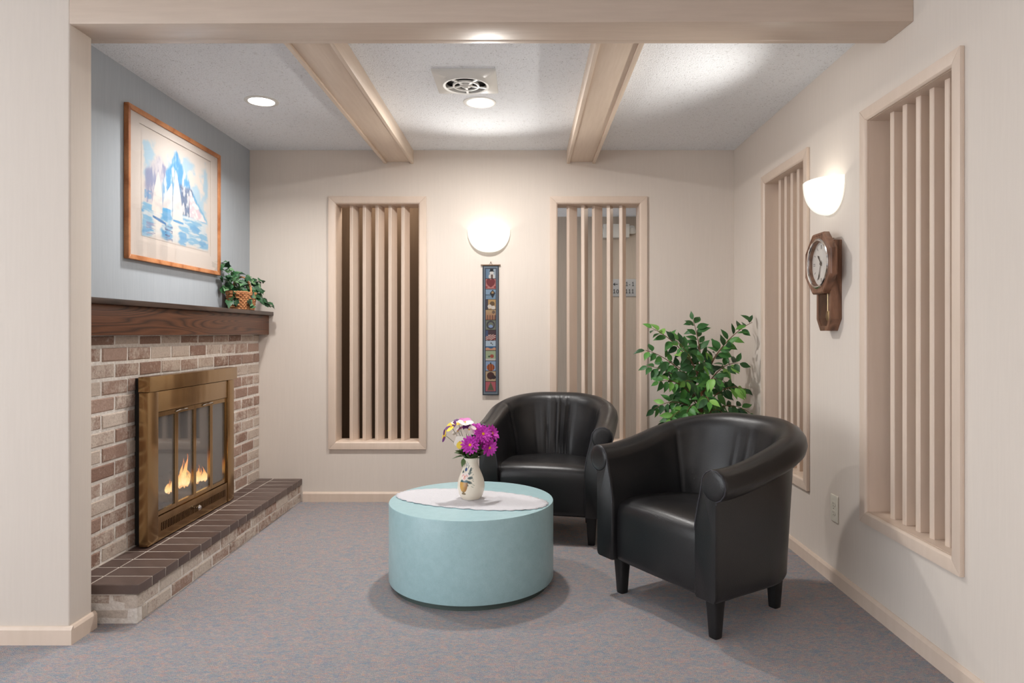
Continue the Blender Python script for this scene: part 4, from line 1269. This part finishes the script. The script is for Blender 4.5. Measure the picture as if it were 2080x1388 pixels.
front_folds = [(.485, .006, -.005, .48, .72), (.53, .005, -.004, .46, .70), (.455, .007, .003, .45, .7)]
rear_folds = [(.455, .004, .010, .42, .74), (.468, .005, -.007, .42, .76), (.485, .0035, .008, .44, .76), (.497, .004, -.006, .44, .77), (.508, .003, .008, .43, .75), (.53, .005, -.006, .45, .76), (.545, .0035, .007, .43, .70),
              (.565, .005, -.004, .45, .7), (.43, .006, -.005, .44, .72), (.60, .007, .004, .45, .7)]
TH1, TH2 = -57.4, -12
armchair(chair_at((.582, 2.853), TH1), TH1, 'black leather tub armchair nearest the viewer, right of the teal table', front_folds)
armchair(chair_at((.098, 3.83), TH2), TH2, 'black leather tub armchair with wrinkled back behind the teal table', rear_folds)

# ------------------------------------------------------------------ drum table, lace runner, vase of flowers
TX, TY, TZ = -.256, 3.235, .385
tb = empty('drum_table', (TX, TY, 0), 0, 'low round teal drum coffee table on the carpet', 'coffee table')
MB().lathe([(0, .026), (.378, .026), (.384, .028), (.386, .033), (.386, TZ - .006), (.384, TZ - .0012), (.380, TZ), (0, TZ)], 128).build('drum', TEAL, tb, smooth=True, angle=25)
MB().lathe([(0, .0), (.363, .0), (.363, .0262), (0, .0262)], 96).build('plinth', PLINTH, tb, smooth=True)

# lace runner: oval with scalloped edge
ld = empty('lace_runner', (-.262, 3.222, TZ), math.atan2(-.238, .715), 'white oval lace doily runner with scalloped edge across the teal table', 'doily')
vs = []; nu, nr = 192, 14
for j in range(nr + 1):
    f = j / nr
    for k in range(nu):
        a = 2 * PI * k / nu; c, s_ = math.cos(a), math.sin(a)
        sc = 1
        x = .376 * math.copysign(abs(c) ** .92, c) * f * sc; y = .176 * math.copysign(abs(s_) ** .92, s_) * f * sc
        am = .012 * (abs(math.sin(a * 20)) - .5) * sstep(.7, 1, f); x += am * c; y += am * s_
        z = .0012 + .0022 * (noise.noise(Vector((x * 22, y * 22, 2))) + 1) + (.0012 if j in (9, 12) else 0)
        rr_ = math.hypot(TX - (-.262), 0)
        vs.append((x, y, z))
lb = MB().add(vs, [(j * nu + k, j * nu + (k + 1) % nu, (j + 1) * nu + (k + 1) % nu, (j + 1) * nu + k) for j in range(nr) for k in range(nu)])
lo2 = lb.build('lace_cloth', LACE, ld, smooth=True, angle=80)
sm = lo2.modifiers.new('thickness', 'SOLIDIFY'); sm.thickness = .0012; sm.offset = 1

VB = Vector((-.259, 3.235, TZ + .0042))
vas = empty('flower_vase', VB, 0, 'cream ceramic vase painted with a flower urn on the lace runner', 'vase')
prof = [(0, .001), (.040, 0), (.046, .003), (.0555, .018), (.0625, .042), (.0640, .062), (.0605, .086), (.0525, .110), (.0425, .134), (.0345, .154), (.0315, .170), (.0335, .184), (.0362, .191)]
# smooth the profile
def spline(pr, k=9):
    out = []
    for i in range(len(pr) - 1):
        p0, p1, p2, p3 = pr[max(0, i - 1)], pr[i], pr[i + 1], pr[min(len(pr) - 1, i + 2)]
        for q in range(k):
            t = q / k
            out.append(tuple(.5 * (2 * b + (c - a) * t + (2 * a - 5 * b + 4 * c - d) * t * t + (-a + 3 * b - 3 * c + d) * t ** 3) for a, b, c, d in zip(p0, p1, p2, p3)))
    out.append(pr[-1]); return out


pr = [(max(0, r_), z) for r_, z in spline(prof)]
mb = MB(); seg = 320
pin = [(r_ - .003, z) for r_, z in pr[::-1] if z > .1] + [(.0, .1)]
mb.lathe(pr + [(.0355, .1925)] + pin, seg)


def vase_paint(co):
    a = math.degrees(math.atan2(co.x, -co.y))                      # a=0 faces the hall, + to the right
    c = (238, 230, 214)
    if math.hypot(co.x, co.y) < .02: return lin(*c)
    u = (a + 31) / 90 * .096; z = (co.z - .012) / 1.06
    def dab(c, col, x, y, w_, h_, tilt=0):
        dx, dz = u - x, z - y; cs, sn = math.cos(tilt), math.sin(tilt)
        return mixc(c, col, sstep(1.15, .8, math.hypot((dx * cs + dz * sn) / w_, (-dx * sn + dz * cs) / h_)))
    for k in range(10):
        c = dab(c, (150, 156, 140), .044 + .006 * math.sin(k * 2.3), .050 + k * .0085, .0065, .0013, .5 if k > 4 else -.4)
    for q in ((.026, .105, .5), (.033, .088, .1), (.028, .070, -.3), (.034, .120, .9), (-.018, .108, 2.6), (.014, .062, -.6)):
        c = dab(c, (88, 102, 96), q[0], q[1], .014, .0058, q[2]); c = dab(c, (58, 78, 84), q[0] - .003, q[1] - .001, .008, .003, q[2])
    for x, y, tl in ((-.006, .140, 1.9), (.003, .146, 1.6), (.012, .142, 1.2), (.019, .134, .9)):
        c = dab(c, (74, 94, 112), x, y, .010, .0022, tl)
    c = dab(c, (58, 80, 128), .0, .122, .010, .008); c = dab(c, (64, 98, 108), .002, .072, .022, .009)
    # urn: bowl, neck and foot
    t = (.068 - z) / .044
    if 0 < t < 1: c = mixc(c, mixc((210, 164, 92), (150, 104, 56), sstep(-.006, .022, u)), sstep(1.06, .94, abs(u) / (.022 * math.sqrt(max(.02, 1 - t ** 2.4)))))
    c = dab(c, (132, 116, 88), 0, .018, .012, .005); c = dab(c, (150, 128, 92), 0, .025, .005, .006)
    for (x, y) in ((-.011, .097), (.011, .097), (.001, .087)):
        c = dab(c, (246, 232, 228), x, y, .0145, .012); c = dab(c, (236, 186, 178), x, y - .002, .008, .006)
    c = dab(c, (226, 140, 110), .002, .093, .005, .004)
    return lin(*c)


vo = mb.build('vase_body', None, vas, smooth=True, angle=60)
# refine colour resolution along the height
color_attr(vo.data, vase_paint)
VM = attr_mat('glazed_cream', .22); vo.data.materials.append(VM.m)

# flowers
PURP, YEL, WHT, PNK = M('pansy_purple', lin(92, 30, 104), .6), M('pansy_yellow', lin(236, 206, 70), .6), M('pansy_white', lin(238, 230, 222), .6), M('pansy_pink', lin(214, 120, 186), .6)
MAG = M('daisy_magenta', lin(206, 46, 190), .55); _n = MAG.noise(MAG.coords(), 160, 2)
MAG.base(MAG.ramp(_n, [(.3, lin(186, 34, 168)), (.55, lin(214, 62, 200)), (.8, lin(230, 120, 220))]))
GOLD = M('daisy_centre', lin(240, 190, 40), .7)
FLEAF = leaf_mat('flower_leaf', [(0, lin(44, 66, 34)), (1, lin(84, 108, 52))])
WX = lambda px: (px - 1068) / 1387 * 3.235
WZ = lambda py: CAMZ + (677 - py) / 1387 * 3.235
NECK = VB + Vector((0, 0, .16))


def petal(L, W, cup=.2, n=4, notch=False):
    vs = []; fs = []
    for i in range(n + 1):
        t = i / n; h = W * math.sin(PI * min(1, (.12 + .80 * t))) ** .7 * (1 if t < .85 else .85)
        z = cup * L * t * t
        vs += [(-h, L * t, z + .12 * h), (0, L * t * (1.0), z), (h, L * t, z + .12 * h)]
    for i in range(n):
        a = i * 3; fs += [(a, a + 1, a + 4, a + 3), (a + 1, a + 2, a + 5, a + 4)]
    return vs, fs


def daisy(px, py, dy, face, size, label):
    c = Vector((WX(px), 3.235 + dy, WZ(py)))
    e = empty('magenta_daisy', c, 0, label, 'flower', 'magenta daisies in the vase')
    f = Vector(face).normalized(); rot = orient(Vector((0, 0, 1)) - f * f.z, f)
    mb = MB()
    for layer, (cnt, L, tilt) in enumerate(((16, size, .10), (14, size * .82, .32), (11, size * .6, .55))):
        vs, fs = petal(L, L * .19, .10)
        for k in range(cnt):
            m = rot @ Matrix.Rotation(2 * PI * (k + .5 * layer) / cnt, 4, 'Z') @ Matrix.Translation((0, .003, .002 * layer)) @ Matrix.Rotation(tilt + .12 * math.sin(k * 2.7 + px), 4, 'X')
            mb.add([m @ Vector(v) for v in vs], fs)
    mb.build('petals', MAG, e, smooth=True)
    MB().lathe([(0, .009), (.005, .0085), (.008, .006), (.009, .002), (.007, -.003), (0, -.004)], 14, rot @ Matrix.Scale(size / .042, 4)).build('flower_centre', GOLD, e, smooth=True)
    p0 = -f * .004; p2 = NECK - c; p1 = p0.lerp(p2, .4) - f * .03
    MB().tube([(1 - t) ** 2 * p0 + 2 * t * (1 - t) * p1 + t * t * p2 for t in (k / 8 for k in range(9))], .0016, 6).build('flower_stem', GREENSTEM, e, smooth=True)


daisy(957, 901, -.045, (-.15, -1, .15), .043, 'frontmost magenta daisy with yellow centre above the vase rim')
daisy(994, 908, -.02, (.55, -.75, -.15), .040, 'lowest magenta daisy on the right side of the bunch')
daisy(982, 880, -.035, (.3, -.9, .4), .042, 'middle magenta daisy between the front one and the rightmost one')
daisy(966, 874, .0, (-.05, -.5, .9), .040, 'topmost magenta daisy beside the white pansies')
daisy(998, 882, .015, (.8, -.5, .45), .042, 'upper right magenta daisy in front of the rear armchair')
daisy(978, 897, .03, (.1, -.9, .1), .038, 'hindmost magenta daisy half hidden behind the front one')


def pansy(px, py, dy, face, size, mats, label, roll=0):
    size *= 1.22
    c = Vector((WX(px), 3.235 + dy, WZ(py)))
    e = empty('pansy', c, 0, label, 'flower', 'pansies in the vase')
    f = Vector(face).normalized(); rot = orient(Vector((0, 0, 1)) - f * f.z + Vector((.001, 0, 0)), f) @ Matrix.Rotation(roll, 4, 'Z')
    for k, an in enumerate((-32, 32, 105, 255, 180)):
        vs, fs = petal(size * (1 if k < 4 else 1.1), size * .56, .18, 9)
        m = rot @ Matrix.Rotation(R(an), 4, 'Z') @ Matrix.Translation((0, 0, .001 * k))
        mb = MB().add([m @ Vector(v) for v in vs], fs); mb.build('petal', mats[k], e, smooth=True)
    MB().lathe([(0, .005), (.003, .004), (.004, .001), (0, -.001)], 10, rot @ Matrix.Translation((0, 0, .004))).build('flower_centre', GOLD, e, smooth=True)
    p0 = -f * .003; p2 = NECK - c; p1 = p0.lerp(p2, .45) + Vector((0, 0, .01)) - f * .02
    MB().tube([(1 - t) ** 2 * p0 + 2 * t * (1 - t) * p1 + t * t * p2 for t in (k / 8 for k in range(9))], .0012, 6).build('flower_stem', GREENSTEM, e, smooth=True)


pansy(918, 868, -.01, (-.5, -.45, .75), .028, (PURP, YEL, PURP, PURP, YEL), 'purple pansy with yellow petals, upper left of the bunch', .6)
pansy(906, 885, -.015, (-.75, -.3, .2), .026, (YEL, PURP, PURP, PURP, YEL), 'purple and yellow pansy hanging lowest at the far left of the bunch', 2.4)
pansy(931, 861, .01, (-.1, -.35, .95), .028, (PURP, PURP, WHT, WHT, YEL), 'dark purple pansy at the top left beside the pink-white one', .2)
pansy(945, 859, -.01, (.15, -.4, .95), .030, (PNK, WHT, WHT, PNK, WHT), 'pink and white pansy at the very top of the bunch', 1.0)
pansy(953, 873, -.02, (.35, -.6, .7), .028, (PURP, PURP, WHT, WHT, WHT), 'white pansy with purple upper petals against the daisies', .4)
pansy(936, 896, -.03, (-.35, -.9, .15), .024, (WHT, WHT, WHT, WHT, YEL), 'small white pansy with yellow lip left of the front daisy', .1)
pansy(931, 878, .0, (-.5, -.3, .8), .026, (WHT, WHT, WHT, PNK, WHT), 'plain white pansy seen from the side in the left of the bunch', 1.7)

fl_leaf = leaf_mesh('leaf', [(0, 0), (.12, .10), (.35, .22), (.6, .20), (.82, .10), (1, 0)], .25, .2, FLEAF)
sp = empty('greenery_sprig', VB + Vector((0, 0, .19)), 0, 'dark green leaves spilling over the vase rim under the flowers', 'foliage')
rl = random.Random(5); tops = MB()
for k in range(26):
    a = 2 * PI * k / 26 + rl.uniform(-.2, .2); d = Vector((math.cos(a), math.sin(a), rl.uniform(.15, 1.5)))
    b = Vector((.022 * math.cos(a), .022 * math.sin(a), rl.uniform(-.005, .03)))
    put_leaf(fl_leaf, sp, b, d, (0, 0, 1) if abs(d.z) < .6 else (math.cos(a), math.sin(a), .3), rl.uniform(.046, .070), 1.15)
    tops.tube([Vector((0, 0, -.03)), b], .0012, 5)
for k in range(18):
    a = 2 * PI * k / 18 + rl.uniform(-.15, .15); d = Vector((math.cos(a), math.sin(a), rl.uniform(.05, .7)))
    put_leaf(fl_leaf, sp, Vector((.026 * math.cos(a), .026 * math.sin(a), rl.uniform(.004, .022))), d, (0, -.4, 1), rl.uniform(.040, .060), 1.2)
put_leaf(fl_leaf, sp, Vector((-.028, -.012, .004)), (-.35, -.4, -.9), (-.3, -.9, .4), .048, 1.1)
put_leaf(fl_leaf, sp, Vector((-.030, -.01, .010)), (-1, -.1, -.05), (0, -.3, 1), .062, .6)
tops.build('stems', GREENSTEM, sp, smooth=True)

# ------------------------------------------------------------------ ficus tree in the corner
FX, FY = 1.085, 4.27
fic = empty('potted_ficus', (FX, FY, 0), 0, 'leafy green artificial ficus tree in the corner behind the near armchair', 'potted plant')
POT = M('brown_pot', lin(96, 66, 48), .7)
MB().lathe([(0, 0), (.115, 0), (.125, .01), (.150, .23), (.158, .235), (.158, .25), (.146, .25), (.14, .22), (0, .22)], 40).build('pot', POT, fic, smooth=True, angle=35)
MB().lathe([(0, .232), (.142, .228), (.14, .215), (0, .215)], 24).build('soil', SOOT, fic)
tr = MB()
for o_, ph in ((.013, 0), (.013, PI)):
    tr.tube([(o_ * math.cos(ph + z * 9) + .03 * z, o_ * math.sin(ph + z * 9), .22 + .78 * z) for z in (k / 24 for k in range(25))], [.016 - .007 * k / 24 for k in range(25)], 9)
tr.build('trunk', TRUNK, fic, smooth=True)
FL = [leaf_mesh('leaf', [(0, .0), (.05, .07), (.2, .19), (.42, .245), (.62, .20), (.8, .11), (.92, .04), (1.02, 0)], .28, c, FICUSLEAF) for c in (.08, .22, .4)]
FWX = lambda px, y: (px - 1068) / 1387 * y - FX
FWZ = lambda py, y: CAMZ + (677 - py) / 1387 * y
rf = random.Random(12)
tips = [(1326, 668, 4.22, .95), (1408, 652, 4.30, .98), (1528, 655, 4.24, 1.0), (1478, 700, 4.18, .9), (1312, 712, 4.20, .8), (1318, 745, 4.30, .75), (1340, 775, 4.15, .72), (1330, 830, 4.20, .65), (1500, 738, 4.22, .85),
        (1512, 790, 4.20, .7), (1522, 838, 4.22, .62), (1370, 690, 4.12, .88), (1362, 850, 4.08, .6), (1455, 770, 4.02, .75), (1392, 775, 4.0, .72), (1430, 735, 4.10, .85), (1415, 700, 4.35, .9), (1478, 850, 4.12, .6),
        (1395, 838, 4.05, .62), (1440, 815, 4.0, .66), (1350, 735, 4.4, .8), (1480, 780, 4.42, .75), (1400, 740, 4.45, .8), (1460, 830, 4.45, .65), (1345, 865, 4.25, .55), (1420, 870, 4.08, .52), (1500, 870, 4.3, .5), (1372, 800, 4.4, .66)]
br = MB(); todo = []
for (px, py, yy, f) in tips:
    p2 = Vector((FWX(px, yy), yy - FY, FWZ(py, yy))); zs = .22 + .78 * min(1, max(.32, f - .12)); p0 = Vector((.03 * (zs - .22) / .78, 0, zs))
    p1 = p0.lerp(p2, .45) + Vector((0, 0, .10 + .12 * (1 - f)))
    pts = [(1 - t) ** 2 * p0 + 2 * t * (1 - t) * p1 + t * t * p2 for t in (k / 13 for k in range(14))]
    br.tube(pts, [.0045 - .003 * k / 13 for k in range(14)], 5)
    nl = 15
    for k in range(nl + 1):
        t = .22 + .78 * k / nl; q = t * 13; i = min(12, int(q)); b = pts[i].lerp(pts[i + 1], q - i); tg = (pts[i + 1] - pts[i]).normalized()
        side = tg.cross(Vector((rf.uniform(-.4, .4), rf.uniform(-1, -.2), .6))).normalized() * (1 if k % 2 else -1)
        d = tg * .5 + side * .8 + Vector((rf.uniform(-.3, .3), rf.uniform(-.3, .15), rf.uniform(-1.0, .0) if f < .86 else rf.uniform(-.5, .45)))
        if k == nl: d = tg + Vector((0, 0, .25 if f > .86 else -.3))
        d.normalize(); sz = rf.uniform(.064, .088) * (.88 if t > .9 else 1)
        tip = b + d * sz
        if tip.x + FX > XR - .012: d.x = -abs(d.x); tip = b + d * sz
        if b.x + FX > XR - .02: b.x = XR - .02 - FX
        if tip.y + FY > YB - .02: d.y = -abs(d.y)
        s0 = b + d * .008
        br.tube([b, s0], .0009, 4)
        todo.append((s0, d, Vector((rf.uniform(-.7, .7), rf.uniform(-1.0, -.35), rf.uniform(.0, .8))), sz, rf.uniform(.95, 1.2)))
todo.sort(key=lambda q: q[0].y)
mass = MB()
for k, (s0, d, nr_, sz, wd_) in enumerate(todo):
    if k < 295: put_leaf(rf.choice(FL), fic, s0, d, nr_, sz, wd_)
    else:
        m4 = Matrix.Translation(s0) @ orient(d, nr_) @ Matrix.Diagonal((sz * wd_, sz, sz, 1)); lm = rf.choice(FL)
        mass.add([m4 @ v.co for v in lm.vertices], [tuple(p.vertices) for p in lm.polygons])
mass.build('rear_leaves', FICUSLEAF, fic, smooth=True)['kind'] = 'stuff'
br.build('branches', STEM, fic, smooth=True)
